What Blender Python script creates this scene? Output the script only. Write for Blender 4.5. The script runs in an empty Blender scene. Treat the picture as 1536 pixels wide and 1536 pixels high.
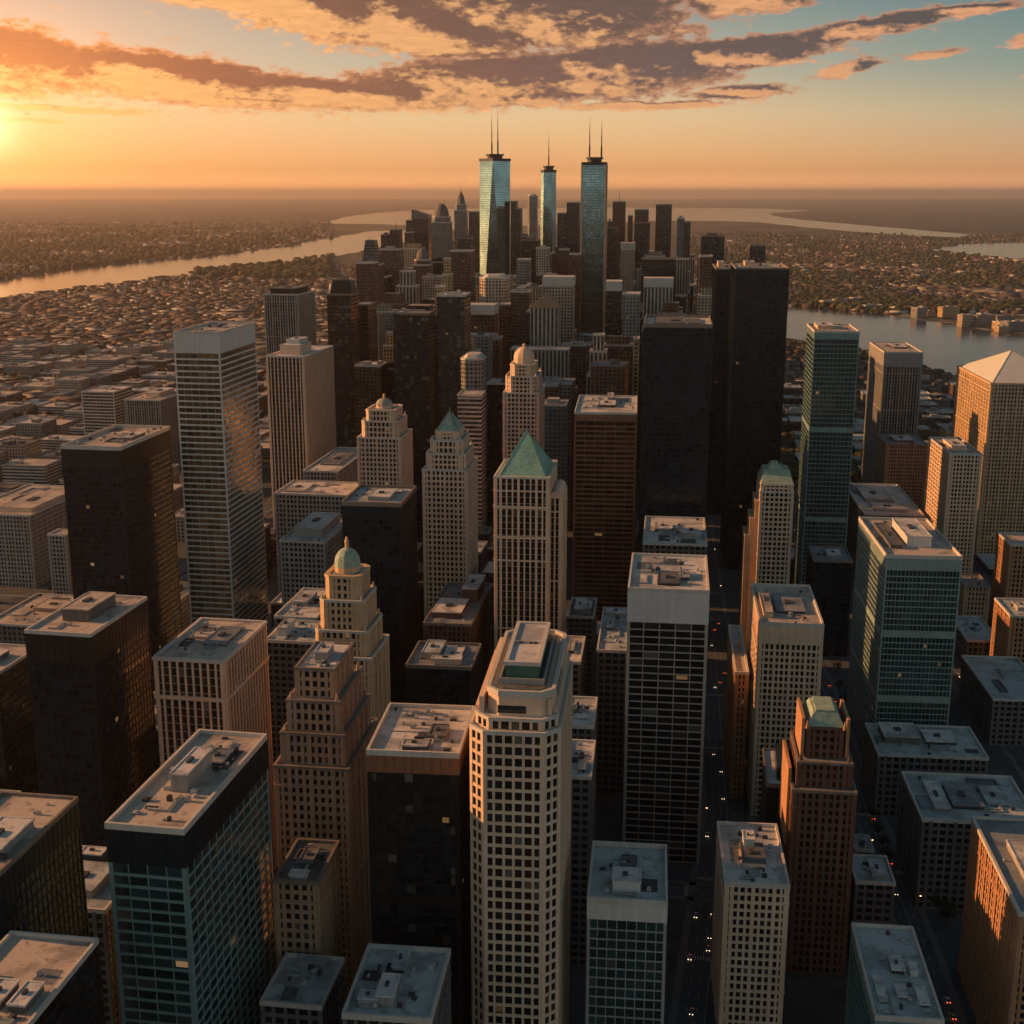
import bpy, math, random
from math import sin, cos, tan, atan, radians, pi, sqrt, floor
from mathutils import Vector, Matrix
RND = random.Random(7)
SC = bpy.context.scene
# ---------------------------------------------------------------- camera
H = 350.0; F = 1950.0; PITCH = radians(13.75)
CP, SP = cos(PITCH), sin(PITCH)
cam = bpy.data.objects.new('camera', bpy.data.cameras.new('camera'))
SC.collection.objects.link(cam); SC.camera = cam
cam.location = (0, 0, H); cam.rotation_euler = (pi/2 - PITCH, 0, 0)
cam.data.sensor_width = 36; cam.data.lens = 36*F/1536
cam.data.clip_start = 1; cam.data.clip_end = 300000
# ---------------------------------------------------------------- light
SUN_AZ = radians(-79.0); SUN_EL = radians(16.0)
GLOW_AZ = radians(-21.8); GLOW_EL = radians(2.6)
sun = bpy.data.objects.new('sun', bpy.data.lights.new('sun', 'SUN'))
SC.collection.objects.link(sun)
sun.data.energy = 5.0; sun.data.angle = radians(0.5); sun.data.color = (1.0, 0.46, 0.17)
sd = Vector((sin(SUN_AZ)*cos(SUN_EL), cos(SUN_AZ)*cos(SUN_EL), sin(SUN_EL)))
sun.rotation_euler = (-sd).to_track_quat('-Z', 'Y').to_euler()
SC.view_settings.view_transform = 'Standard'; SC.view_settings.look = 'None'
SC.view_settings.exposure = 0.48; SC.view_settings.gamma = 1.0
SC.view_settings.use_curve_mapping = False
cy = SC.cycles
cy.max_bounces = 6; cy.diffuse_bounces = 3; cy.glossy_bounces = 3; cy.volume_bounces = 2
cy.use_denoising = True
cy.caustics_reflective = False; cy.caustics_refractive = False

def lin(r, g, b):
    f = lambda c: (c/255/12.92) if c/255 <= .04045 else ((c/255+.055)/1.055)**2.4
    return (f(r), f(g), f(b), 1)

class NT:
    """small node helper"""
    def __init__(s, nt): s.nt = nt; s.n = nt.nodes; s.l = nt.links
    def put(s, sock, v):
        if isinstance(v, bpy.types.NodeSocket): s.l.new(v, sock)
        elif v is not None:
            try: sock.default_value = v
            except Exception: sock.default_value = tuple(v)[:3]
    def m(s, op, a, b=None, c=None, clamp=False):
        n = s.n.new('ShaderNodeMath'); n.operation = op; n.use_clamp = clamp
        for i, v in enumerate((a, b, c)):
            if v is not None: s.put(n.inputs[i], v)
        return n.outputs[0]
    def mix(s, f, a, b, mode='MIX', clamp=False):
        n = s.n.new('ShaderNodeMix'); n.data_type = 'RGBA'; n.blend_type = mode; n.clamp_result = clamp
        s.put(n.inputs[0], f); s.put(n.inputs[6], a); s.put(n.inputs[7], b); return n.outputs[2]
    def ramp(s, f, stops, interp='LINEAR'):
        n = s.n.new('ShaderNodeValToRGB'); n.color_ramp.interpolation = interp
        e = n.color_ramp.elements
        while len(e) > 1: e.remove(e[-1])
        e[0].position = stops[0][0]; e[0].color = stops[0][1]
        for p, c in stops[1:]:
            x = e.new(p); x.color = c
        s.put(n.inputs[0], f); return n.outputs[0]
    def noise(s, vec, scale, detail=4, rough=.55, dist=0, lac=2.0):
        n = s.n.new('ShaderNodeTexNoise'); s.put(n.inputs['Vector'], vec)
        n.inputs['Scale'].default_value = scale; n.inputs['Detail'].default_value = detail
        n.inputs['Roughness'].default_value = rough; n.inputs['Distortion'].default_value = dist
        n.inputs['Lacunarity'].default_value = lac
        return n.outputs[0]
    def comb(s, x, y, z=0.0):
        n = s.n.new('ShaderNodeCombineXYZ')
        for i, v in enumerate((x, y, z)): s.put(n.inputs[i], v)
        return n.outputs[0]
    def sep(s, v):
        n = s.n.new('ShaderNodeSeparateXYZ'); s.put(n.inputs[0], v); return n.outputs
    def mr(s, v, a, b, c, d, smooth=False):
        n = s.n.new('ShaderNodeMapRange'); n.interpolation_type = 'SMOOTHSTEP' if smooth else 'LINEAR'
        for i, x in enumerate((v, a, b, c, d)): s.put(n.inputs[i], x)
        return n.outputs[0]

# ---------------------------------------------------------------- sky
def make_world():
    w = bpy.data.worlds.new('World'); SC.world = w; w.use_nodes = True
    t = NT(w.node_tree); w.node_tree.nodes.clear()
    out = t.n.new('ShaderNodeOutputWorld'); bg = t.n.new('ShaderNodeBackground')
    tc = t.n.new('ShaderNodeTexCoord')
    d = tc.outputs['Generated']; x, y, z = t.sep(d)
    az = t.m('MULTIPLY', t.m('ARCTAN2', x, y), 180/pi)
    el = t.m('MULTIPLY', t.m('ARCSINE', z), 180/pi)
    sky = t.n.new('ShaderNodeTexSky'); sky.sky_type = 'NISHITA'; sky.sun_disc = False
    sky.sun_elevation = SUN_EL; sky.sun_rotation = SUN_AZ; sky.dust_density = 2.0; sky.altitude = 350
    e = t.mr(el, -2, 90, 0, 1)
    P = lambda deg: (deg+2)/92
    left = t.ramp(e, [(P(-2), lin(215,138,72)), (P(0), lin(240,156,80)), (P(1.2), lin(244,172,98)), (P(3.2), lin(226,186,130)),
                      (P(5), lin(204,180,146)), (P(8), lin(172,158,138)), (P(25), lin(72,94,104)), (P(50), lin(34,62,76)), (P(90), lin(18,42,56))])
    mid = t.ramp(e, [(P(-2), lin(214,136,84)), (P(0), lin(236,156,92)), (P(1.2), lin(238,172,108)), (P(3.2), lin(226,190,140)),
                     (P(5), lin(182,172,146)), (P(8), lin(118,136,132)), (P(25), lin(68,90,102)), (P(50), lin(34,62,76)), (P(90), lin(18,42,56))])
    right = t.ramp(e, [(P(-2), lin(186,124,86)), (P(0), lin(216,144,92)), (P(1.2), lin(212,156,108)), (P(3.2), lin(176,162,130)),
                       (P(5), lin(120,138,128)), (P(8), lin(68,106,110)), (P(25), lin(58,86,98)), (P(50), lin(34,62,76)), (P(90), lin(18,42,56))])
    back = t.ramp(e, [(P(-2), lin(96,108,108)), (P(0), lin(156,162,158)), (P(5), lin(160,166,162)), (P(13), lin(132,150,152)),
                      (P(28), lin(88,108,114)), (P(50), lin(34,60,74)), (P(90), lin(15,34,46))])
    c = t.mix(t.mr(az, -24, 2, 0, 1, True), left, mid)
    c = t.mix(t.mr(az, 2, 26, 0, 1, True), c, right)
    aaz = t.m('ABSOLUTE', az)
    back = t.mix(1.0, back, (1.55,1.5,1.45,1), 'MULTIPLY')
    c = t.mix(t.mr(aaz, 50, 115, 0, 1, True), c, back)
    nis = t.mix(1.0, sky.outputs[0], (0.10, 0.10, 0.10, 1), 'MULTIPLY')
    c = t.mix(0.15, c, nis)
    # sun glow low on the horizon
    da = t.m('SUBTRACT', az, math.degrees(GLOW_AZ)); de = t.m('SUBTRACT', el, math.degrees(GLOW_EL))
    r2 = t.m('ADD', t.m('MULTIPLY', da, da), t.m('MULTIPLY', t.m('MULTIPLY', de, de), 1.6))
    g0 = t.m('EXPONENT', t.m('MULTIPLY', r2, -7.0)); g1 = t.m('EXPONENT', t.m('MULTIPLY', r2, -0.55)); g2 = t.m('EXPONENT', t.m('MULTIPLY', r2, -0.035))
    g3 = t.m('EXPONENT', t.m('MULTIPLY', r2, -0.006))
    hb = t.mr(el, 0.0, 1.1, 1.9, 1.0, True); c = t.mix(1.0, c, t.comb(hb, hb, hb), 'MULTIPLY')   # clear bright band on the horizon
    # ---- clouds: banks set by azimuth and elevation (degrees), broken up by noise
    blobs = [(-22,5.25,5.5,1.05,-4,1.05),(-14,4.55,5.5,.78,-6,1.0),(-8,4.1,5,.50,-3,1.0),(-1,4.6,5,.85,2,1.05),(4,5.0,4.5,.95,4,1.05),(9,5.6,4,.5,6,1.0),(14.5,6.5,3.5,.36,9,.95),(18,7.0,2,.22,3,.9),
             (-9,7.5,3.8,.9,-14,1.05),(-4,6.7,4,.95,-9,1.05),(0,7.4,6.5,1.2,-2,1.1),(-14,8.5,5,.8,-8,1.0),(-21,7.9,2.6,.36,2,.85),(9.6,7.65,2.4,.42,2,.9),(9.7,4.1,1.8,.26,3,.8),(13.7,4.95,1.2,.24,14,.75),
             (17,5.45,1.2,.15,6,.65),(21.2,5.85,1.8,.2,7,.75),(21.3,4.45,.7,.1,0,.6),(5.5,3.6,3.6,.17,1,.7),(-18,3.3,4,.12,-1,.55),(-20,2.8,3,.08,0,.5),(-12,3.5,3.0,.12,0,.5),(-1,3.75,5,.2,0,.6),
             (0,12,40,2.4,0,.75),(-60,9,22,2,0,.7),(70,8,26,2,0,.6),(150,9,30,2.5,0,.6),(-140,12,28,2.5,0,.6)]
    wv = t.comb(t.m('MULTIPLY', az, .16), t.m('MULTIPLY', el, .62), 3.1)
    wn = t.n.new('ShaderNodeTexNoise'); t.put(wn.inputs['Vector'], wv); wn.inputs['Scale'].default_value = 1.6; wn.inputs['Detail'].default_value = 3
    wr, wg, wb = t.sep(wn.outputs['Color'])
    def dens(dx, dy, det):
        A = t.m('ADD', az, t.m('MULTIPLY_ADD', wr, 1.6, -.8+dx)); E = t.m('ADD', el, t.m('MULTIPLY_ADD', wg, .45, -.22+dy))
        tot = None
        for (ca, ce, sa, se, rot, amp) in blobs:
            amp *= 1.18 if amp < 1 else 1.32; se *= 1.08
            p = t.m('SUBTRACT', A, ca); q = t.m('SUBTRACT', E, ce)
            k = tan(radians(rot))*1.0
            q = t.m('MULTIPLY_ADD', p, -k, q)
            v = t.m('ADD', t.m('POWER', t.m('DIVIDE', p, sa), 2), t.m('POWER', t.m('DIVIDE', q, se), 2))
            v = t.m('MULTIPLY', t.m('EXPONENT', t.m('MULTIPLY', v, -1.0)), amp)
            tot = v if tot is None else t.m('MAXIMUM', tot, v)
        nv = t.comb(t.m('MULTIPLY', t.m('ADD', az, dx), .42), t.m('MULTIPLY', t.m('ADD', el, dy), 1.0), 0.7)
        n1 = t.noise(nv, 2.4, det, .6, .2)
        nh = t.noise(t.comb(t.m('MULTIPLY', t.m('ADD', az, dx), .95), t.m('MULTIPLY', t.m('ADD', el, dy), 1.7), 2.2), 2.2, det, .62, .3)
        return t.m('ADD', tot, t.m('ADD', t.m('MULTIPLY_ADD', n1, .95, -.47), t.m('MULTIPLY_ADD', nh, .7, -.35)))
    d0 = dens(0, 0, 9); d1 = dens(-1.1, -.28, 6)
    alpha = t.mr(d0, .16, .44, 0, 1, True)
    thick = t.mr(d0, .24, .60, 0, 1, True)
    rim = t.mr(t.m('SUBTRACT', d0, d1), .02, .34, 0, 1)
    side = t.mr(az, -24, 20, 0, 1)
    lit = t.mix(side, lin(255,196,118), lin(232,166,120))
    edge = t.mix(t.mr(az, -24, 2, 0, 1), lin(226,146,76), lin(188,134,100))
    dark = t.mix(side, lin(140,88,58), lin(72,78,84))
    dark = t.mix(t.mr(el, 5.0, 8, 0, .6), dark, lin(92,76,66))
    cc = t.mix(thick, edge, dark)
    cc = t.mix(t.m('MULTIPLY', rim, .7), cc, lit)
    nb = t.noise(t.comb(t.m('MULTIPLY', az, .5), t.m('MULTIPLY', el, 2.6), 5.0), 2.0, 6, .6)
    cc = t.mix(1.0, cc, t.mix(nb, (.72,.72,.74,1), (1.3,1.26,1.2,1)), 'MULTIPLY')
    alpha = t.m('MULTIPLY', alpha, t.mr(el, 1.5, 3, 0, .97))
    c = t.mix(alpha, c, cc)
    c = t.mix(1.0, c, (.88,.86,.86,1), 'MULTIPLY')
    glow = t.mix(1.0, (0,0,0,1), (0,0,0,1))
    def addg(c, g, col, k): return t.mix(t.m('MULTIPLY', g, k), c, (col[0], col[1], col[2], 1), 'ADD')
    c = addg(c, g0, (1.0, .6, .25), 60.0); c = addg(c, g1, (1.0, .62, .34), 1.1); c = addg(c, g2, (1.0, .34, .07), .46); c = addg(c, g3, (1.0, .28, .05), .20)
    t.put(bg.inputs[0], c); bg.inputs[1].default_value = 1.0
    t.l.new(bg.outputs[0], out.inputs[0])
    w.cycles.sampling_method = 'MANUAL'; w.cycles.sample_map_resolution = 1024
make_world()

# ---------------------------------------------------------------- materials
MATS = {}
def newmat(name):
    m = bpy.data.materials.new(name); m.use_nodes = True; t = NT(m.node_tree)
    b = m.node_tree.nodes['Principled BSDF']; return m, t, b
def plain(name, col, rough=.8, var=.25, scale=.2, metal=0, spec=.3):
    if name in MATS: return MATS[name]
    m, t, b = newmat(name); tc = t.n.new('ShaderNodeTexCoord')
    n = t.noise(tc.outputs['Object'], scale, 6, .65)
    n2 = t.noise(tc.outputs['Object'], scale*9, 3, .6)
    f = t.m('MULTIPLY_ADD', n, .7, t.m('MULTIPLY', n2, .3))
    k = t.mr(f, .3, .7, 1-var, 1+var)
    x, y, z = t.sep(tc.outputs['Object'])
    st = t.noise(t.comb(t.m('MULTIPLY', x, .9), t.m('MULTIPLY', y, .9), t.m('MULTIPLY', z, .035)), 1.0, 5, .7)   # rain streaks
    jn = t.m('LESS_THAN', t.m('FRACT', t.m('MULTIPLY', z, .52)), .07)
    k = t.m('MULTIPLY', k, t.m('SUBTRACT', t.mr(st, .35, .65, 1-var*.9, 1+var*.5), t.m('MULTIPLY', jn, var*.5)))
    c = t.mix(1.0, (*col, 1), t.comb(k, k, t.m('MULTIPLY', k, t.mr(n, .3, .7, .94, 1.04))), 'MULTIPLY')
    t.put(b.inputs['Base Color'], c); b.inputs['Roughness'].default_value = rough
    b.inputs['Metallic'].default_value = metal; b.inputs['Specular IOR Level'].default_value = spec
    MATS[name] = m; return m
def roofmat(name, col, stain=.55):
    if name in MATS: return MATS[name]
    m, t, b = newmat(name); tc = t.n.new('ShaderNodeTexCoord'); oi = t.n.new('ShaderNodeObjectInfo')
    ad = t.n.new('ShaderNodeVectorMath'); ad.operation = 'ADD'; t.put(ad.inputs[0], tc.outputs['Object'])
    r = t.m('MULTIPLY', oi.outputs['Random'], 300); t.put(ad.inputs[1], t.comb(r, r, 0)); v = ad.outputs[0]
    n1 = t.noise(v, .055, 5, .6, .6); n2 = t.noise(v, .35, 6, .7, .3); n3 = t.noise(v, 2.2, 3, .6)
    x, y, z = t.sep(v)
    seam = t.m('LESS_THAN', t.m('FRACT', t.m('MULTIPLY', x, .21)), .05)
    a = t.mr(n1, .46, .60, 0, 1, True); bb = t.mr(n2, .54, .66, 0, 1, True)
    dk = tuple(c*(1-stain) for c in col)
    c = t.mix(t.m('MULTIPLY', a, .75), (*col, 1), (*dk, 1))
    c = t.mix(t.m('MULTIPLY', bb, .7), c, (dk[0]*.7, dk[1]*.7, dk[2]*.72, 1))
    k = t.m('SUBTRACT', t.mr(n3, .3, .7, .88, 1.1), t.m('MULTIPLY', seam, .12))
    c = t.mix(1.0, c, t.comb(k, k, k), 'MULTIPLY')
    t.put(b.inputs['Base Color'], c); t.put(b.inputs['Roughness'], t.mr(n1, .4, .65, .75, .35)); b.inputs['Specular IOR Level'].default_value = .4
    MATS[name] = m; return m
def facade(name, frame=(.3,.3,.3), glass=(.02,.03,.03), fx=0.0, fy=0.0, lit=.01, rough=.12, metal=0.0, spread=.6, wobble=.25, spec=.8, blinds=.12):
    """glass cells (one uv unit = one bay by one floor) with optional frame drawn between them"""
    if name in MATS: return MATS[name]
    m, t, b = newmat(name)
    uv = t.n.new('ShaderNodeUVMap'); u, v, _ = t.sep(uv.outputs[0]); oi = t.n.new('ShaderNodeObjectInfo')
    tc = t.n.new('ShaderNodeTexCoord')
    cu = t.m('FLOOR', u); cv = t.m('FLOOR', v)
    wn = t.n.new('ShaderNodeTexWhiteNoise'); wn.noise_dimensions = '3D'
    t.put(wn.inputs['Vector'], t.comb(cu, cv, t.m('MULTIPLY', oi.outputs['Random'], 91.7)))
    r0, r1, r2 = t.sep(wn.outputs['Color'])
    big = t.noise(t.comb(t.m('MULTIPLY', u, .13), t.m('MULTIPLY', v, .10), t.m('MULTIPLY', oi.outputs['Random'], 40)), 1.0, 3, .6)
    k = t.m('MULTIPLY', t.mr(r0, 0, 1, 1-spread, 1+spread), t.mr(big, .35, .65, .7, 1.3))
    g = t.mix(1.0, (*glass, 1), t.comb(k, k, k), 'MULTIPLY')
    isb = t.m('LESS_THAN', r1, blinds)
    g = t.mix(t.m('MULTIPLY', isb, t.mr(r2, 0, 1, .15, .75)), g, (.15, .14, .12, 1))
    rg = t.m('MULTIPLY_ADD', r2, .12, rough)
    fu = t.m('FRACT', u); fv = t.m('FRACT', v)
    if fx or fy:
        mk = t.m('GREATER_THAN', t.m('ABSOLUTE', t.m('SUBTRACT', fu, .5)), .5-fx/2) if fx else 0.0
        mk2 = t.m('LESS_THAN', fv, fy) if fy else 0.0
        mk = t.m('MAXIMUM', mk, mk2)
        n = t.noise(tc.outputs['Object'], .08, 5, .6); kk = t.mr(n, .3, .7, .75, 1.2)
        fc = t.mix(1.0, (*frame, 1), t.comb(kk, kk, kk), 'MULTIPLY')
        base = t.mix(mk, g, fc); rr = t.m('ADD', rg, t.m('MULTIPLY', mk, .7))
        inv = t.m('SUBTRACT', 1.0, mk)
    else:
        base = g; rr = rg; inv = 1.0
    t.put(b.inputs['Base Color'], base); t.put(b.inputs['Roughness'], rr)
    t.put(b.inputs['Metallic'], t.m('MULTIPLY', inv, metal)); t.put(b.inputs['Specular IOR Level'], t.m('MULTIPLY_ADD', inv, spec-.2, .2))
    if lit > 0:
        # lit rooms gather on the same floors
        fn = t.noise(t.comb(t.m('MULTIPLY', cu, .16), t.m('MULTIPLY', cv, 1.7), t.m('MULTIPLY', oi.outputs['Random'], 33)), 1.0, 2, .5)
        on = t.m('LESS_THAN', r2, t.mr(fn, .62, .80, lit*.02, min(.6, lit*14)))
        inx = t.m('LESS_THAN', t.m('ABSOLUTE', t.m('SUBTRACT', fu, .5)), .36)
        iny = t.m('LESS_THAN', t.m('ABSOLUTE', t.m('SUBTRACT', fv, .56)), .26)
        st = t.m('MULTIPLY', t.m('MULTIPLY', on, t.m('MULTIPLY', inx, iny)), t.m('MULTIPLY', inv, t.mr(r1, 0, 1, .01, .16)))
        t.put(b.inputs['Emission Color'], t.mix(r0, (1.0, .40, .09, 1), (1.0, .60, .26, 1))); t.put(b.inputs['Emission Strength'], st)
    if wobble:
        bp = t.n.new('ShaderNodeBump'); bp.inputs['Strength'].default_value = wobble; bp.inputs['Distance'].default_value = .5
        t.put(bp.inputs['Height'], t.noise(t.comb(u, v, r0), .9, 2, .5)); t.put(b.inputs['Normal'], bp.outputs[0])
    MATS[name] = m; return m

# frames / stone
M_cream = plain('cream_stone', (.64,.465,.33), .75, .14, .05)
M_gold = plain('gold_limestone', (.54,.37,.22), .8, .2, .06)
M_tan = plain('tan_brick', (.36,.24,.155), .85, .2, .06)
M_brick = plain('red_brick', (.135,.066,.045), .85, .2, .06)
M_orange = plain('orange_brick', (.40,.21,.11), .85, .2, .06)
M_white = plain('white_metal', (.55,.53,.50), .55, .1, .05)
M_grey = plain('grey_concrete', (.30,.29,.27), .8, .18, .06)
M_mid = plain('dark_concrete', (.13,.12,.11), .8, .2, .06)
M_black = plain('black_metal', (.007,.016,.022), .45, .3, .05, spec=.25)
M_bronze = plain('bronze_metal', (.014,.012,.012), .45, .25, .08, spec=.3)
M_stripe = plain('copper_stripe', (.20,.095,.055), .5, .2, .06, spec=.4)
M_ladder = plain('warm_grey_metal', (.36,.33,.28), .55, .12, .06)
M_copper = plain('copper_panel', (.26,.11,.055), .5, .3, .08, spec=.5)
M_teal = plain('teal_metal', (.17,.26,.25), .5, .15, .06)
M_verdi = plain('green_copper', (.20,.38,.31), .7, .3, .12)
M_patina = plain('pale_patina', (.27,.36,.29), .75, .3, .3)
M_roofs = [roofmat('roof_light', (.56,.53,.50)), roofmat('roof_cool', (.40,.43,.42)), roofmat('roof_warm', (.48,.40,.33)), roofmat('roof_dark', (.12,.12,.12)), roofmat('roof_grey', (.22,.23,.24))]
M_unit = plain('air_unit_metal', (.35,.35,.34), .6, .2, .3)
M_unitd = plain('dark_grille', (.05,.05,.055), .7, .2, .3)
M_cap = plain('parapet_cap', (.50,.46,.41), .7, .12, .1)
M_capd = plain('dark_parapet', (.20,.16,.13), .6, .2, .1)
M_steel = plain('antenna_steel', (.07,.06,.06), .5, .1, .3)
# glass
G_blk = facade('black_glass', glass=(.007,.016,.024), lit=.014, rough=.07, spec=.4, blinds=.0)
G_off = facade('unlit_glass', glass=(.02,.03,.035), lit=0, rough=.10, spec=.6, blinds=.0)
G_dark = facade('dark_glass', glass=(.010,.013,.015), lit=.018, rough=.08, spec=.5, blinds=.07)
G_teal = facade('teal_glass', glass=(.030,.070,.070), lit=.010, rough=.05, spec=.9, metal=.45, spread=.35, blinds=.04)
G_brn = facade('brown_glass', glass=(.07,.034,.02), lit=.014, rough=.08, spec=.8, metal=.45, blinds=.05)
G_mir = facade('mirror_glass', glass=(.24,.42,.42), lit=0, rough=.05, metal=1.0, spread=.10, wobble=.08, blinds=0)
G_gold = facade('gold_glass', glass=(.20,.17,.11), lit=.01, rough=.05, metal=.8, spread=.5, wobble=.5, blinds=.05)

# ---------------------------------------------------------------- mesh helpers
class MB:
    def __init__(s): s.v = []; s.f = []; s.uv = []; s.mi = []
    def face(s, pts, uvs=None, mi=0):
        i = len(s.v); s.v += pts; s.f.append(tuple(range(i, i+len(pts)))); s.uv += (uvs or [(.5, .5)]*len(pts)); s.mi.append(mi)
    def box(s, x0, x1, y0, y1, z0, z1, bottom=False):
        a, b, c, d = (x0,y0), (x1,y0), (x1,y1), (x0,y1)
        for p, q in ((a,b),(b,c),(c,d),(d,a)):
            s.face([(*p,z0),(*q,z0),(*q,z1),(*p,z1)])
        s.face([(*a,z1),(*b,z1),(*c,z1),(*d,z1)])
        if bottom: s.face([(*d,z0),(*c,z0),(*b,z0),(*a,z0)])
    def obox(s, o, t, n, u0, u1, d0, d1, z0, z1):
        P = lambda u, d: (o[0]+t[0]*u+n[0]*d, o[1]+t[1]*u+n[1]*d)
        a, b, c, d = P(u0,d1), P(u1,d1), P(u1,d0), P(u0,d0)
        for p, q in ((a,b),(b,c),(d,a)):
            s.face([(*p,z0),(*q,z0),(*q,z1),(*p,z1)])
        s.face([(*a,z1),(*b,z1),(*c,z1),(*d,z1)]); s.face([(*d,z0),(*c,z0),(*b,z0),(*a,z0)])
    def prism(s, poly, z0, z1, top=True, bay=3.5, fh=3.8, poly2=None):
        q = poly2 or poly; n = len(poly); nf = max(1, round((z1-z0)/fh))
        for i in range(n):
            a, b = poly[i], poly[(i+1) % n]; c, d = q[(i+1) % n], q[i]
            L = math.dist(a, b); nb = max(1, round(L/bay)); o = 17*i
            s.face([(*a,z0),(*b,z0),(*c,z1),(*d,z1)], [(o,0),(o+nb,0),(o+nb,nf),(o,nf)])
        if top: s.face([(*p, z1) for p in q])
    def build(s, name, mats, parent=None, loc=(0,0,0)):
        me = bpy.data.meshes.new(name); me.from_pydata(s.v, [], s.f)
        ul = me.uv_layers.new(name='UVMap'); flat = [c for p in s.uv for c in p]
        ul.data.foreach_set('uv', flat)
        if not isinstance(mats, (list, tuple)): mats = [mats]
        for m in mats: me.materials.append(m)
        if len(mats) > 1: me.polygons.foreach_set('material_index', s.mi)
        o = bpy.data.objects.new(name, me); SC.collection.objects.link(o)
        if parent: o.parent = parent
        o.location = loc; return o
def linkmesh(name, me, parent=None, loc=(0,0,0), rz=0):
    o = bpy.data.objects.new(name, me); SC.collection.objects.link(o); o.parent = parent; o.location = loc; o.rotation_euler = (0,0,rz); return o
def tag(o, label=None, cat=None, group=None, kind=None):
    if label: o['label'] = label
    if cat: o['category'] = cat
    if group: o['group'] = group
    if kind: o['kind'] = kind
    return o
def empty(name, label, cat, loc, rz=0, group=None):
    o = bpy.data.objects.new(name, None); SC.collection.objects.link(o); o.location = loc; o.rotation_euler = (0,0,rz)
    o.empty_display_size = 5; return tag(o, label, cat, group)
def offset(poly, d):
    n = len(poly); out = []
    for i in range(n):
        p0, p1, p2 = poly[i-1], poly[i], poly[(i+1) % n]
        def ln(a, b):
            L = math.dist(a, b); nx, ny = (b[1]-a[1])/L, -(b[0]-a[0])/L
            return nx, ny, nx*a[0]+ny*a[1]+d
        a, b = ln(p0, p1), ln(p1, p2); det = a[0]*b[1]-a[1]*b[0]
        if abs(det) < 1e-6: out.append((p1[0]+a[0]*d, p1[1]+a[1]*d)); continue
        out.append(((a[2]*b[1]-a[1]*b[2])/det, (a[0]*b[2]-a[2]*b[0])/det))
    return out
def rect(w, d, cx=0, cy=0): return [(cx-w/2,cy-d/2),(cx+w/2,cy-d/2),(cx+w/2,cy+d/2),(cx-w/2,cy+d/2)]
def cham(w, d, c, cx=0, cy=0):
    return [(cx-w/2+c,cy-d/2),(cx+w/2-c,cy-d/2),(cx+w/2,cy-d/2+c),(cx+w/2,cy+d/2-c),(cx+w/2-c,cy+d/2),(cx-w/2+c,cy+d/2),(cx-w/2,cy+d/2-c),(cx-w/2,cy-d/2+c)]
def ngon(r, n, cx=0, cy=0, ph=0): return [(cx+r*cos(ph+2*pi*i/n), cy+r*sin(ph+2*pi*i/n)) for i in range(n)]
def ring(mb, poly, o, i, z0, z1):
    a, b = offset(poly, o), offset(poly, -i); n = len(poly)
    for k in range(n):
        p, q, r, s_ = a[k], a[(k+1) % n], b[(k+1) % n], b[k]
        mb.face([(*p,z0),(*q,z0),(*q,z1),(*p,z1)]); mb.face([(*p,z1),(*q,z1),(*r,z1),(*s_,z1)]); mb.face([(*r,z0),(*s_,z0),(*s_,z1),(*r,z1)]); mb.face([(*p,z0),(*s_,z0),(*r,z0),(*q,z0)])
def ray(px, py):
    a = (px-768)/F; b = (768-py)/F; return (a, CP+b*SP, -SP+b*CP)
def at(px, py, Y):
    d = ray(px, py); k = Y/d[1]; return Vector((d[0]*k, Y, H+d[2]*k))
def onground(px, py, z=0):
    d = ray(px, py); k = (z-H)/d[2]; return (d[0]*k, d[1]*k)
def proj(x, y, z):
    dep = y*CP+(H-z)*SP; up = (z-H)*CP+y*SP; return 768+F*x/dep, 768-F*up/dep
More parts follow.
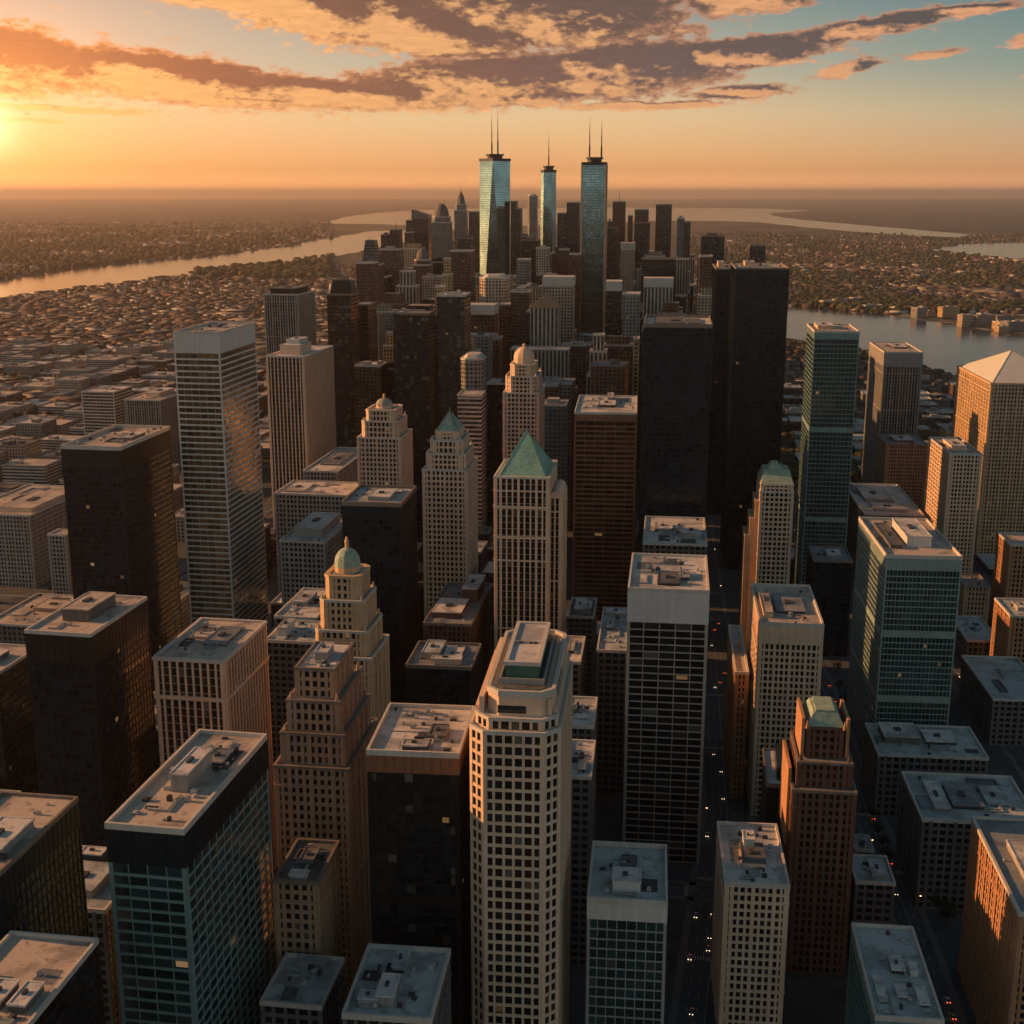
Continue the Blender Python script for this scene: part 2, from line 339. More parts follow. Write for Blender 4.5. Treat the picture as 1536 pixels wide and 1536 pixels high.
# ---------------------------------------------------------------- building kit
# frame material, glass material, bay, floor, pier width/depth, spandrel height/depth, corner width, crown band height, cap material
STY = dict(
 white_band=(M_white, G_gold, 5.2, 4.2, .10,.10, 1.2,.42, .9, 13.5, M_cap),
 ladder=(M_ladder, G_dark, 7.8, 4.0, .45,.35, .62,.5, 1.2, 17, M_cap),
 glass_grid=(M_teal, G_teal, 6.0, 4.0, .32,.30, 1.0,.22, 1.2, 12, M_cap),
 blueglass=(M_grey, G_teal, 3.4, 4.0, .32,.22, .55,.30, .9, 7, M_cap),
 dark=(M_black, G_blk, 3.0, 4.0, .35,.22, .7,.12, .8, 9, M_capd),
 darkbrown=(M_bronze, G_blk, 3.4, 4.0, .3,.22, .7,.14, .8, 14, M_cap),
 copper=(M_bronze, G_dark, 3.2, 4.0, .25,.16, .9,.24, 1.6, 0, M_cap),
 ribs=(M_cream, G_dark, 3.8, 4.0, 1.0,.8, .22,.05, 1.6, 4, M_cap),
 cream=(M_cream, G_dark, 3.3, 3.9, 1.15,.45, 1.35,.36, 1.8, 3, M_cap),
 gold=(M_gold, G_dark, 3.0, 3.9, 1.35,.6, 1.5,.3, 1.9, 3, M_cap),
 tan=(M_tan, G_dark, 2.9, 3.9, 1.35,.45, 1.6,.28, 1.7, 3, M_capd),
 brick=(M_brick, G_dark, 2.9, 3.9, 1.35,.5, 1.5,.25, 1.7, 3, M_capd),
 pale_grid=(M_cream, G_dark, 3.0, 3.7, 1.05,.35, 1.25,.3, 1.7, 9, M_cap),
 orange=(M_orange, G_dark, 3.2, 3.9, 1.3,.55, 1.4,.3, 1.8, 3, M_cap),
 stripes=(M_stripe, G_brn, 8.5, 3.9, .4,.2, 1.3,.35, 1.2, 5, M_cap),
 grey=(M_grey, G_dark, 3.2, 3.9, 1.1,.4, 1.4,.3, 1.5, 3, M_cap),
 greyribs=(M_grey, G_dark, 3.2, 3.9, 1.0,.6, .3,.06, 1.4, 3, M_cap),
 tealg=(M_teal, G_teal, 3.3, 3.9, .16,.14, .62,.18, .6, 8, M_cap),
 finegrid=(plain('pale_teal_metal', (.24,.31,.29), .5, .15, .06), G_teal, 2.4, 3.9, .22,.16, .7,.22, .8, 8, M_cap),
 plainlow=(M_mid, G_blk, 4.0, 4.0, 1.2,.3, 1.6,.2, 1.2, 2, M_cap),
)
def facade_frame(mb, poly, z0, z1, st, edges=None, sp=True):
    fm, gm, bay, fh, pw, pd, sh, sdp, cw, band, cap = st
    n = len(poly); nf = max(1, round((z1-z0)/fh)); f = (z1-z0)/nf
    for i in range(n):
        a, b = poly[i], poly[(i+1) % n]; L = math.dist(a, b)
        if L < .8: continue
        t = ((b[0]-a[0])/L, (b[1]-a[1])/L); nn = (t[1], -t[0])
        nb = max(1, round(L/bay)); w = L/nb
        for k in range(1, nb):
            g = .25 if (pw > .95 and pd < .7 and nb > 7 and (k-nb//2) % 3 == 0) else 0
            mb.obox(a, t, nn, k*w-pw/2-g, k*w+pw/2+g, 0, pd+g, z0, z1)
        if pw > .95 and pd < .7 and nf > 14:
            for k in range(nf-2, 2, -11): mb.obox(a, t, nn, 0, L, 0, pd+.42, z0+k*f-.5, z0+k*f+.35)
        if pw < .3 and bay < 5 and nf > 26:      # plant floors
            for k in (nf//3, 2*nf//3): mb.obox(a, t, nn, 0, L, 0, sdp+.05, z0+k*f, z0+(k+1)*f)
        for k in range(nf):
            mb.obox(a, t, nn, 0, L, 0, sdp, z0+k*f+(.02 if k == 0 else -sh*.45), z0+k*f+sh*.55)
        mb.obox(a, t, nn, -min(pd, sdp)*.5, cw, 0, pd+.06, z0, z1)
        mb.obox(a, t, nn, L-cw, L+min(pd, sdp)*.5, 0, pd+.07, z0, z1)
PANES = {}
def panes(parent, poly, z0, z1, st, edges, limit=96):
    """single window panes standing in the openings of the named walls, the topmost ones"""
    fm, gm, bay, fh, pw, pd, sh, sdp, cw, band, cap = st
    nf = max(1, round((z1-z0)/fh)); f = (z1-z0)/nf; cnt = 0
    info = []
    for i in edges:
        a, b = poly[i], poly[(i+1) % len(poly)]; L = math.dist(a, b)
        t = ((b[0]-a[0])/L, (b[1]-a[1])/L); nb = max(1, round(L/bay)); info.append((a, t, (t[1], -t[0]), nb, L/nb, L))
    for k in range(nf-1, -1, -1):
        for (a, t, nn, nb, w, L) in info:
            for j in range(nb):
                if cnt >= limit: return
                u0, u1 = j*w+pw/2+.06, (j+1)*w-pw/2-.06
                if j == 0: u0 = cw+.06
                if j == nb-1: u1 = L-cw-.06
                zz0, zz1 = z0+k*f+sh*.55+.05, z0+(k+1)*f-sh*.45-.05
                if u1-u0 < .5: continue
                key = (st[1].name, round(u1-u0, 2), round(zz1-zz0, 2))
                if key not in PANES:
                    m = MB(); hw = (u1-u0)/2; hh = zz1-zz0
                    m.face([(-hw,-.05,0),(hw,-.05,0),(hw,-.05,hh),(-hw,-.05,hh)], [(.06,.06),(.94,.06),(.94,.94),(.06,.94)])
                    for (p, q) in (((hw,-.05),(hw,0)),((-hw,0),(-hw,-.05))):
                        m.face([(*p,0),(*q,0),(*q,hh),(*p,hh)])
                    m.face([(-hw,-.05,hh),(hw,-.05,hh),(hw,0,hh),(-hw,0,hh)])
                    o = m.build('window', st[1]); PANES[key] = o.data; bpy.data.objects.remove(o)
                uc = (u0+u1)/2
                linkmesh('window', PANES[key], parent, (a[0]+t[0]*uc, a[1]+t[1]*uc, zz0), math.atan2(t[1], t[0])); cnt += 1
def block(parent, poly, z0, z1, st, name='shaft', vis=(), limit=96, band=None, bmat=None):
    """one storey stack: glazing, its frame, an optional blank crown band"""
    fm, gm, bay, fh = st[:4]; bd = st[9] if band is None else band
    zt = z1-bd if bd > 5 else z1
    g = MB(); g.prism(poly, z0, zt, bd <= 5, bay, fh); go = g.build(name, gm, parent)
    fr = MB(); facade_frame(fr, poly, z0, zt, st); fr.build('facade_frame', fm, go)
    if bd > 5:
        c = MB(); o2 = offset(poly, st[5]+.1); c.prism(o2, zt, z1, True)
        n = len(poly)
        for i in range(n):      # panel joints standing proud
            a, b = o2[i], o2[(i+1) % n]; L = math.dist(a, b)
            if L < 2: continue
            t = ((b[0]-a[0])/L, (b[1]-a[1])/L); nn = (t[1], -t[0]); nb = max(1, round(L/(bay*.5 if bay > 5 else bay)))
            for k in range(1, nb): c.obox(a, t, nn, k*L/nb-.09, k*L/nb+.09, 0, .14, zt, z1-.3)
        c.build('crown_band', bmat or fm, go)
    if vis: panes(go, poly, z0, zt, st, vis, limit)
    return go
def roof(parent, poly, z, st, rnd, par=1.2, mat=None, units=6, pent=(), patches=2, name='roof'):
    pd = st[5]+.18
    d = MB(); d.prism(offset(poly, -.02), z-.3, z+.12, True); ro = d.build(name, mat or M_roofs[0], parent)
    p = MB(); ring(p, poly, pd, .5, z-.55, z+par); p.build('parapet', st[10], parent)
    xs = [q[0] for q in poly]; ys = [q[1] for q in poly]; x0, x1, y0, y1 = min(xs)+1.6, max(xs)-1.6, min(ys)+1.6, max(ys)-1.6
    W, D = x1-x0, y1-y0
    for q in pent:      # fx, fy centre, fw, fd size, height, material
        fx, fy, fw, fd, hh = q[:5]; mat2 = q[5] if len(q) > 5 else M_grey
        cx, cy_ = x0+W*fx, y0+D*fy; w2, d2 = W*fw/2, D*fd/2
        b = MB(); b.box(cx-w2, cx+w2, cy_-d2, cy_+d2, z+.1, z+hh)
        for k in range(1, 6): b.box(cx-w2+w2*2*k/6-.12, cx-w2+w2*2*k/6+.12, cy_-d2-.12, cy_-d2, z+.14, z+hh-.4)
        bo = b.build('penthouse', mat2, parent)
        r2 = MB(); ring(r2, rect(2*w2, 2*d2, cx, cy_), .35, .25, z+hh-.25, z+hh+.35); r2.box(cx-w2+.3, cx+w2-.3, cy_-d2+.3, cy_+d2-.3, z+hh-.1, z+hh+.12); r2.build('penthouse_roof', M_roofs[0] if len(q) < 7 else q[6], bo)
        if w2 > 2 and d2 > 2:
            u = MB(); u.box(cx-w2*.3, cx+w2*.1, cy_-d2*.2, cy_+d2*.2, z+hh+.12, z+hh+1.0); u.build('hatch', M_unitd, bo)
    for k in range(patches):
        pw, pdp = rnd.uniform(.12, .3)*W, rnd.uniform(.1, .28)*D
        cx, cy_ = rnd.uniform(x0+pw/2, x1-pw/2), rnd.uniform(y0+pdp/2, y1-pdp/2)
        b = MB(); b.box(cx-pw/2, cx+pw/2, cy_-pdp/2, cy_+pdp/2, z+.1, z+.2+.03*k)
        if rnd.random() < .5: ring(b, rect(pw, pdp, cx, cy_), .2, .2, z+.1, z+.9)
        b.build('roof_well', rnd.choice((M_unitd, M_roofs[3], M_roofs[4])), parent)
    for k in range(int(units*1.6)):
        w, d2, hh = rnd.uniform(.8, 2.6), rnd.uniform(.8, 2.4), rnd.uniform(.7, 2.0)
        cx, cy_ = rnd.uniform(x0+w, x1-w), rnd.uniform(y0+d2, y1-d2)
        b = MB(); b.box(cx-w/2, cx+w/2, cy_-d2/2, cy_+d2/2, z+.3, z+hh); b.box(cx-w/2+.1, cx-w/2+.3, cy_-d2/2+.1, cy_+d2/2-.1, z+.1, z+.3); b.box(cx+w/2-.3, cx+w/2-.1, cy_-d2/2+.1, cy_+d2/2-.1, z+.1, z+.3)
        b.prism(ngon(min(w, d2)*.3, 8, cx, cy_), z+hh, z+hh+.25, True)
        b.build('air_unit', rnd.choice((M_unit, M_unitd, M_unit)), parent)
    for k in range(2 if units > 1 else 0):      # ducts, fans, tank
        b = MB(); a, c = rnd.uniform(x0, x1-W*.35), rnd.uniform(y0, y1-D*.3); l1, l2 = rnd.uniform(.12, .34)*W, rnd.uniform(.1, .28)*D
        b.box(a, a+l1, c, c+.7, z+.35, z+1.0); b.box(a+l1-.7, a+l1, c+.7, c+l2, z+.35, z+.98)
        b.build('duct', rnd.choice((M_unit, M_grey)), parent)
    if units > 2:
        for k in range(3):
            a, c = rnd.uniform(x0+1.5, x1-1.5), rnd.uniform(y0+1.5, y1-1.5); q = rnd.uniform(.5, 1.0); b = MB(); b.prism(ngon(q, 10, a, c), z+.1, z+.9, True); b.prism(ngon(q*1.2, 10, a, c), z+.9, z+1.15, True, poly2=ngon(q*.7, 10, a, c)); b.build('fan', rnd.choice((M_unit, M_unitd)), parent)
        b = MB(); a, c = rnd.uniform(x0+2, x1-2), rnd.uniform(y0+2, y1-2)
        for k in range(7): b.box(a+k*.0, a+.08, c-3+k, c-2.92+k, z+.1, z+1.2)
        b.box(a, a+.08, c-3, c+3.1, z+1.15, z+1.22); b.build('railing', M_unit, parent)
    if units > 3:
        b = MB(); yy = rnd.uniform(y0+D*.2, y1-D*.2); b.box(x0+W*.1, x0+W*rnd.uniform(.5, .9), yy, yy+.35, z+.2, z+.55); b.build('pipe', M_unit, parent)
FARS = []
FOOT = []     # placed footprints (cx, cy, w, d, az)
def frame_of(xl, yl, xr, yb, Y, vp, depth=None):
    P = at(xl, yl, Y); h = P.z
    az = atan((vp-768)*CP/F); v = (sin(az), cos(az)); u = (cos(az), -sin(az))
    dep0 = Y*CP+(H-h)*SP
    w = ((xr-768)*dep0-F*P.x)/(F*u[0]-(xr-768)*u[1]*CP)
    if depth is None:
        b = (768-yb)/F; yy = ((H-h)*SP*b+(H-h)*CP)/(SP-b*CP); depth = (yy-Y)/v[1]
    cx = P.x+u[0]*w/2+v[0]*depth/2; cyy = P.y+u[1]*w/2+v[1]*depth/2
    return cx, cyy, w, depth, h, az
def place(name, label, xl, yl, xr, yb, Y, vp=1020, depth=None, cat='building', group=None, wmul=1, dmul=1):
    cx, cyy, w, d, h, az = frame_of(xl, yl, xr, yb, Y, vp, depth)
    FOOT.append((cx, cyy, w*wmul, d*dmul, az, label, h))
    e = empty(name, label, cat, (cx, cyy, 0), -az, group); return e, w, d, h
def sides(cx): return (0, 1) if cx < 0 else (0, 3)
def tower(name, label, xl, yl, xr, yb, Y, vp, sty, vis=True, rm=0, units=6, pent=((.5,.5,.35,.3,5),), patches=2, par=1.2, band=None, depth=None, limit=96, bmat=None):
    st = STY[sty]; rnd = random.Random(name+label); e, w, d, h = place(name, label, xl, yl, xr, yb, Y, vp, depth)
    P = rect(w, d)
    block(e, P, 0, h, st, vis=sides(e.location.x) if vis else (), band=band, limit=limit, bmat=bmat)
    roof(e, P, h, st, rnd, par, M_roofs[rm], units, pent, patches)
    return e, w, d, h
def setback(name, label, xl, yl, xr, yb, Y, vp, sty, tiers, lower=(), top=None, vis=True, depth=None, units=2, wm=1, limit=60):
    """main shaft (top at the given edge) with narrower tiers above [(sx, sy, dz, chamfer)] and wider ones below [(sx, sy, z)]"""
    st = STY[sty]; rnd = random.Random(label); e, w, d, h = place(name, label, xl, yl, xr, yb, Y, vp, depth, wmul=wm, dmul=wm)
    z = 0; nn = list(sides(e.location.x))
    for (sx, sy, zt) in lower:
        P = rect(w*sx, d*sy); block(e, P, z, zt, st, 'podium'); roof(e, P, zt, st, rnd, .8, M_roofs[4], 0, (), 0, 'terrace'); z = zt-2
    P = rect(w, d); block(e, P, z, h, st, 'shaft', vis=nn if vis else (), limit=limit); roof(e, P, h, st, rnd, .9, M_roofs[4], 0, (), 0, 'terrace')
    z = h; last = P
    for i, (sx, sy, dz, ch) in enumerate(tiers):
        P = cham(w*sx, d*sy, ch) if ch else rect(w*sx, d*sy)
        block(e, P, z, z+dz, st, 'setback', vis=(), band=0); z += dz
        if i < len(tiers)-1: roof(e, P, z, st, rnd, .7, M_roofs[4], 0, (), 0, 'terrace')
        last = P
        # corner finials step the outline
        if i < len(tiers)-1:
            f = MB()
            for (a, b) in rect(w*sx*.9, d*sy*.9): f.prism(ngon(.9, 6, a, b), z, z+3.2, True, poly2=ngon(.35, 6, a, b))
            f.build('finial', st[0], e)
    if top is None: roof(e, last, z, st, rnd, .9, M_roofs[0], units, ((.5,.5,.4,.4,4),), 1)
    else: top(e, last, z, st, w, d)
    return e, w, d, h
# crowns
def cornice(e, P, z, st, o=.6, hh=1.4):
    m = MB(); ring(m, P, st[5]+o, 1.2, z-hh, z+.5); m.build('cornice', st[0], e)
def pyramid(hh, mat, over=.3, finial=3):
    def f(e, P, z, st, w, d):
        cornice(e, P, z, st); m = MB(); q = offset(P, over); cx = sum(p[0] for p in P)/len(P); cy_ = sum(p[1] for p in P)/len(P)
        m.prism(q, z+.4, z+.4+hh, True, poly2=[(cx+(a-cx)*.02, cy_+(b-cy_)*.02) for a, b in q])
        ro = m.build('roof', mat, e)
        r = MB()
        for a, b in q:   # hip ridges
            n = 6
            for k in range(n):
                s0, s1 = 1-.98*k/n, 1-.98*(k+1)/n
                for g in (0,):
                    p0 = (cx+(a-cx)*s0, cy_+(b-cy_)*s0, z+.4+hh*k/n); p1 = (cx+(a-cx)*s1, cy_+(b-cy_)*s1, z+.4+hh*(k+1)/n)
                    r.face([(p0[0]-.2,p0[1]-.2,p0[2]),(p0[0]+.2,p0[1]+.2,p0[2]),(p1[0]+.2,p1[1]+.2,p1[2]+.25),(p1[0]-.2,p1[1]-.2,p1[2]+.25)])
                    r.face([(p0[0]-.2,p0[1]+.2,p0[2]+.1),(p0[0]+.2,p0[1]-.2,p0[2]+.1),(p1[0]+.2,p1[1]-.2,p1[2]+.3),(p1[0]-.2,p1[1]+.2,p1[2]+.3)])
        r.build('ridge', M_capd if mat is not M_verdi else M_verdi, ro)
        if finial:
            m = MB(); m.prism(ngon(.5, 6, cx, cy_), z+hh, z+hh+finial, True, poly2=ngon(.1, 6, cx, cy_)); m.build('finial', M_gold, e)
    return f
def dome(hh, r, mat, lantern=4, n=12, mat2=None):
    def f(e, P, z, st, w, d):
        cornice(e, P, z, st, .4, 1)
        dk = MB(); dk.prism(offset(P, -.1), z-.2, z+.1, True); dk.build('terrace', M_roofs[4], e)
        m = MB(); dr = MB(); dr.prism(ngon(r, n), z+.1, z+hh*.25, True); dr.build('drum', mat2 or st[0], e)
        K = 7
        for k in range(K):
            a0, a1 = pi/2*k/K, pi/2*(k+1)/K
            m.prism(ngon(r*1.03*cos(a0), n), z+hh*.25+hh*.75*sin(a0), z+hh*.25+hh*.75*sin(a1), k == K-1, poly2=ngon(max(.3, r*1.03*cos(a1)), n))
        m.build('dome', mat, e)
        if lantern:
            l = MB(); l.prism(ngon(r*.16, 8), z+hh*.97, z+hh+lantern*.5, True); l.prism(ngon(r*.2, 8), z+hh+lantern*.5, z+hh+lantern, True, poly2=ngon(.1, 8)); l.build('lantern', M_gold, e)
    return f
def stepcap(mat, hh=6):
    def f(e, P, z, st, w, d):
        cornice(e, P, z, st, .4, 1); m = MB(); q = offset(P, -1)
        zz = z-.1
        for k in range(4):
            q2 = offset(q, -1.6 if k < 3 else -1.0)
            m.prism(q, zz, zz+hh/4, True, poly2=offset(q, -.8)); q = q2; zz += hh/4
        m.build('cap', mat, e)
        l = MB(); l.prism(ngon(.5, 6), zz, zz+4, True, poly2=ngon(.1, 6)); l.build('finial', st[0], e)
    return f
def gable(hh, mat):
    def f(e, P, z, st, w, d):
        xs = [p[0] for p in P]; ys = [p[1] for p in P]; x0, x1, y0, y1 = min(xs)-.5, max(xs)+.5, min(ys)-.5, max(ys)+.5; c = (x0+x1)/2
        cornice(e, P, z, st)
        m = MB(); m.face([(x0,y0,z+.4),(x1,y0,z+.4),(c,y0,z+hh)]); m.face([(x1,y1,z+.4),(x0,y1,z+.4),(c,y1,z+hh)])
        m.face([(x0,y1,z+.4),(x0,y0,z+.4),(c,y0,z+hh),(c,y1,z+hh)]); m.face([(x1,y0,z+.4),(x1,y1,z+.4),(c,y1,z+hh),(c,y0,z+hh)]); m.build('roof', mat, e)
        r = MB(); t = .5
        r.face([(x0,y0-.3,z+.4),(x0+1.2,y0-.3,z+.4),(c,y0-.3,z+hh-.9),(c,y0-.3,z+hh+.3)]); r.face([(x1-1.2,y0-.3,z+.4),(x1,y0-.3,z+.4),(c,y0-.3,z+hh+.3),(c,y0-.3,z+hh-.9)]); r.build('pediment', st[0], e)
    return f
def antenna(e, x, y, z, hh, r=.9, name='antenna'):
    m = MB(); segs = [(0,.28,r,r*.9),(.28,.55,r*.62,r*.5),(.55,.8,r*.4,r*.25),(.8,1,r*.2,r*.06)]
    for a, b, r0, r1 in segs: m.prism(ngon(r0, 6, x, y), z+hh*a, z+hh*b, True, poly2=ngon(r1, 6, x, y))
    for k in (.12,.2,.3,.42,.5,.62,.7): m.prism(ngon(r*1.25*(1-k*.8), 6, x, y), z+hh*k, z+hh*k+hh*.012, True)
    return m.build(name, M_steel, e)
# ---------------------------------------------------------------- near buildings, front to back
V = 1095   # vanishing point shared by the western blocks
tower('office_tower','teal glass tower with dark crown band and long roof, lowest at the west edge',160,1240,275,1100,372,1105,'glass_grid',bmat=M_black,rm=2,units=14,pent=((.5,.5,.26,.30,6.5,M_grey),(.62,.74,.30,.16,1.2,M_unitd,M_roofs[4])),patches=1,par=1.6)
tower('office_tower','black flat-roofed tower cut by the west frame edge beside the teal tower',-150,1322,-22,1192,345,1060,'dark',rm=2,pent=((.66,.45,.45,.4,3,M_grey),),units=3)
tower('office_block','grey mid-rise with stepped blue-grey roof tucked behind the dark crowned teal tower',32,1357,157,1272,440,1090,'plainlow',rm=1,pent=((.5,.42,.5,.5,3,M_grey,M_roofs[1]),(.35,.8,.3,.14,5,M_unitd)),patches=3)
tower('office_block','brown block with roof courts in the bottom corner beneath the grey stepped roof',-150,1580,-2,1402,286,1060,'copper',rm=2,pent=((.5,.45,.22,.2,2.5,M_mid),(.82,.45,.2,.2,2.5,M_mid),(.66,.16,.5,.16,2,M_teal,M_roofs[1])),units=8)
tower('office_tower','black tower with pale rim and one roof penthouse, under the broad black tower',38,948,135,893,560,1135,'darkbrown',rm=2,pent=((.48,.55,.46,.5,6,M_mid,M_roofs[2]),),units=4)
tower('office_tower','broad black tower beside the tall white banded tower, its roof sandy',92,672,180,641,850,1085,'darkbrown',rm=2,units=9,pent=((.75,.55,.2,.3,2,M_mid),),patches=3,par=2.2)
tower('office_tower','tall white tower with horizontal window bands and blank white crown',260,500,328,485,900,1075,'white_band',rm=2,units=8,pent=(),patches=3,par=1.5,limit=100)
# tower with tall cream ribs and a belt course
e,w,d,h = tower('office_tower','cream tower of tall vertical ribs with a belt course below its top floors',232,988,335,930,580,1080,'ribs',rm=2,units=6,pent=((.62,.6,.36,.46,.9,M_unitd,M_roofs[4]),(.3,.18,.2,.1,1.0,M_white)),patches=3)
m = MB(); ring(m, rect(w,d), 1.05, .2, h-19.5, h-17.8); m.build('belt_course', M_cream, e)
setback('stepped_tower','reddish tan brick tower stepping up to a flat top, west of the copper-banded block',412,1150,522,1075,482,1010,'tan',
        [(.86,.86,13,0),(.7,.76,13,0),(.52,.6,12,0)],units=3,limit=100)
tower('office_block','low tan block with dark roof and two skylights below the stepped brick tower',412,1322,476,1262,425,1010,'tan',rm=3,pent=((.5,.6,.4,.4,1.6,M_mid,M_roofs[4]),(.5,.1,.5,.14,1.5,M_white,M_roofs[0])),units=2)
tower('office_tower','black glass block with a copper band under its white roof',551,1130,688,1060,432,960,'copper',bmat=M_copper,rm=0,band=7,units=10,pent=((.72,.42,.2,.26,1.8,M_copper,M_roofs[3]),(.5,.1,.3,.12,2.2,M_unitd)),patches=3,par=1.6)
tower('office_block','dark block with teal-grey roof wells at the bottom edge below the copper-banded one',515,1525,646,1422,368,980,'plainlow',rm=1,units=8,pent=((.45,.82,.17,.3,2.2,M_grey,M_roofs[1]),(.42,.3,.22,.34,4,M_grey,M_roofs[0]),(.2,.18,.24,.12,3,M_grey,M_roofs[1])),patches=4,par=1.6)
tower('office_block','small low block with green-grey roof between the teal tower and the street',392,1505,482,1434,392,1050,'plainlow',rm=1,units=3,pent=((.5,.9,.6,.14,2,M_grey,M_roofs[1]),),patches=1)
# the cream chamfered tower in the middle
def hero():
    st = STY['pale_grid']; st = (st[0], st[1], 3.6, 4.2, .92, .4, 1.2, .34, 1.2, 0, st[10]); rnd = random.Random(5)
    e, w, d, h = place('skyscraper','cream chamfered skyscraper with green-fronted penthouse, tallest at the bottom centre',703,1098,838,985,418,985)
    P = cham(w, d, 5.2); block(e, P, 0, h, st, vis=(0,7,1), limit=100, band=0)
    roof(e, P, h, st, rnd, 1.0, M_roofs[0], 0, (), 0, 'terrace')
    z = h; P1 = cham(w-3, d-4, 5.0, .4, .5); block(e, P1, z, z+4.2, st, 'setback', band=0); roof(e, P1, z+4.2, st, rnd, .7, M_roofs[0], 0, (), 0, 'terrace')
    P2 = cham(w-8, d-9.5, 4.2, 1.6, 1)
    m = MB(); m.prism(P2, z, z+12.5, True, 3.4, 3.9); c = m.build('crown', M_cream, e)
    m = MB()
    for (a, b) in ((.12,.62),):
        m.box(-w*.20, w*.12, -d/2+5.75-.15, -d/2+5.9, z+5.2, z+8.0)
    m.build('window', G_off, c)
    m = MB()
    for s in (-1, 1): m.box(1.6+s*(w/2-4.0)-.15, 1.6+s*(w/2-4.0)+.15, -d*.2, d*.1, z+5.5, z+9.2)
    m.build('window', G_off, c)
    m = MB(); ring(m, P2, .5, .8, z+11.4, z+13.6); m.build('parapet', M_cap, c)
    m = MB(); m.prism(offset(P2, -3), z+12.4, z+13.1, True); m.build('roof', M_roofs[3], c)
    for s in (-1, 1):      # shoulder fins on the chamfers
        m = MB(); m.box(s*(w/2-3.6)-.8, s*(w/2-3.6)+.8, -d/2+7, d/2-6, z, z+10.5); m.box(s*(w/2-1.9)-.7, s*(w/2-1.9)+.7, -d/2+9, d/2-9, z, z+6.5); m.build('buttress', M_cream, e)
    px, pw, pd = 1.4, w*.38, d*.58
    m = MB(); m.box(px-pw/2, px+pw/2, -pd/2, pd/2, z+13, z+19.5); p = m.build('penthouse', plain('green_panel', (.05,.13,.10), .5, .15, .1), e)
    m = MB(); ring(m, rect(pw, pd, px, 0), .6, .9, z+19.2, z+20.6); m.build('parapet', M_cap, p)
    m = MB(); m.box(px-pw/2+.5, px+pw/2-.5, -pd/2+.5, pd/2-.5, z+19.3, z+20.0); m.box(px-pw/2+.5, px+pw/2-.5, -.3, .3, z+20, z+20.5); m.build('roof', M_roofs[0], p)
    for q in (-.25, .05, .2):
        m = MB(); m.box(px+pw*q, px+pw*q+1.2, -1.6, -.8, z+20, z+20.7); m.build('vent', M_unitd, p)
    m = MB(); ring(m, rect(pw+3.5, pd+4.5, px, 0), .3, .3, z+13, z+15.2); m.build('screen_wall', M_grey, e)
hero()
tower('office_tower','white framed block with teal glass front and pale roof box, at the bottom centre',882,1352,1000,1268,432,985,'blueglass',bmat=M_white,rm=1,band=7,units=10,pent=((.48,.28,.4,.26,4.5,M_white,M_roofs[0]),(.5,.7,.22,.24,1.0,M_unitd,M_roofs[3])),patches=1,par=2.0,limit=100)
tower('office_tower','pale gridded tower with a crowded roof, east of the bottom avenue',1088,1327,1183,1237,482,960,'pale_grid',rm=0,band=4,units=14,pent=((.5,.42,.42,.34,3,M_cream,M_roofs[3]),(.45,.62,.2,.16,6,M_white,M_roofs[0])),patches=2,par=1.6,limit=100)
tower('office_block','teal-sided slab with a long grey roof of dark wells at the bottom edge',1313,1528,1415,1389,420,1000,'tealg',rm=1,units=8,pent=((.55,.55,.22,.16,2,M_unitd),(.82,.5,.12,.1,2.5,M_white,M_roofs[0]),(.14,.22,.14,.16,.9,M_unitd),(.14,.36,.14,.1,.9,M_unitd),(.5,.26,.16,.12,.9,M_unitd),(.85,.22,.16,.18,1.0,M_unitd)),patches=0,par=1.6,band=6)
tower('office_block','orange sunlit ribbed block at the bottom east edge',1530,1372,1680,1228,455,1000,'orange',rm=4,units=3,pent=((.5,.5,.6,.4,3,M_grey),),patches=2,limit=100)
# red brick tower with green hipped roof
def brick():
    def top(e, P, z, st, w, d):
        cornice(e, P, z, st, .3, 1); q = offset(P, .5)
        m = MB(); m.prism(q, z+.4, z+6, True, poly2=[(a*.62, b*.75) for a, b in q]); ro = m.build('roof', M_patina, e)
        m = MB(); m.prism([(a*.5, b*.7) for a, b in q], z+5.9, z+7.0, True); m.build('ridge_cap', M_patina, ro)
        for s in (-1, 1):
            b = MB(); b.box(s*(w*.36)-.7, s*(w*.36)+.7, -d*.3, d*.3, z-14, z+4.5); b.build('buttress', M_orange, e)
        for s in (-1, 1):
            b = MB(); b.prism(ngon(.9, 6, s*w*.3, -d*.32), z, z+4, True, poly2=ngon(.2, 6, s*w*.3, -d*.32)); b.build('finial', M_orange, e)
    e,w,d,h = setback('stepped_tower','red brick tower with green copper roof beside the pale gridded tower',1190,1186,1284,1128,535,1000,'brick',[(.86,.8,12,0),(.58,.55,15,0)],top=top,units=0,limit=100)
    for k, (x, hh) in enumerate(((-w*.5-1.2, 18), (-w*.5+3.2, 11))):
        m = MB(); m.box(x-.7, x+.7, -d*.35, d*.45, h-30, h+hh-10); m.build('wing_wall', M_orange, e)
brick()
tower('office_tower','pale cream gridded tower with sandy roof, east side of the avenue halfway up',1140,937,1235,878,690,1000,'pale_grid',rm=2,band=11,units=8,pent=((.55,.5,.5,.45,1.6,M_unitd,M_roofs[4]),(.12,.5,.16,.7,3.4,M_cream,M_roofs[2])),patches=1,par=1.5,limit=100)
tower('office_block','narrow orange-lit annex on the avenue side of the cream gridded tower',1104,1010,1122,940,712,1000,'orange',rm=2,units=1,pent=(),patches=0)
tower('office_tower','white ladder-fronted tower with blank crown and white roof, west side of the avenue',943,885,1063,833,640,1015,'ladder',bmat=M_white,rm=0,units=12,pent=((.5,.3,.3,.34,1.4,M_unitd,M_roofs[3]),(.72,.4,.12,.2,1.8,M_unitd)),patches=2,par=1.5,limit=100)
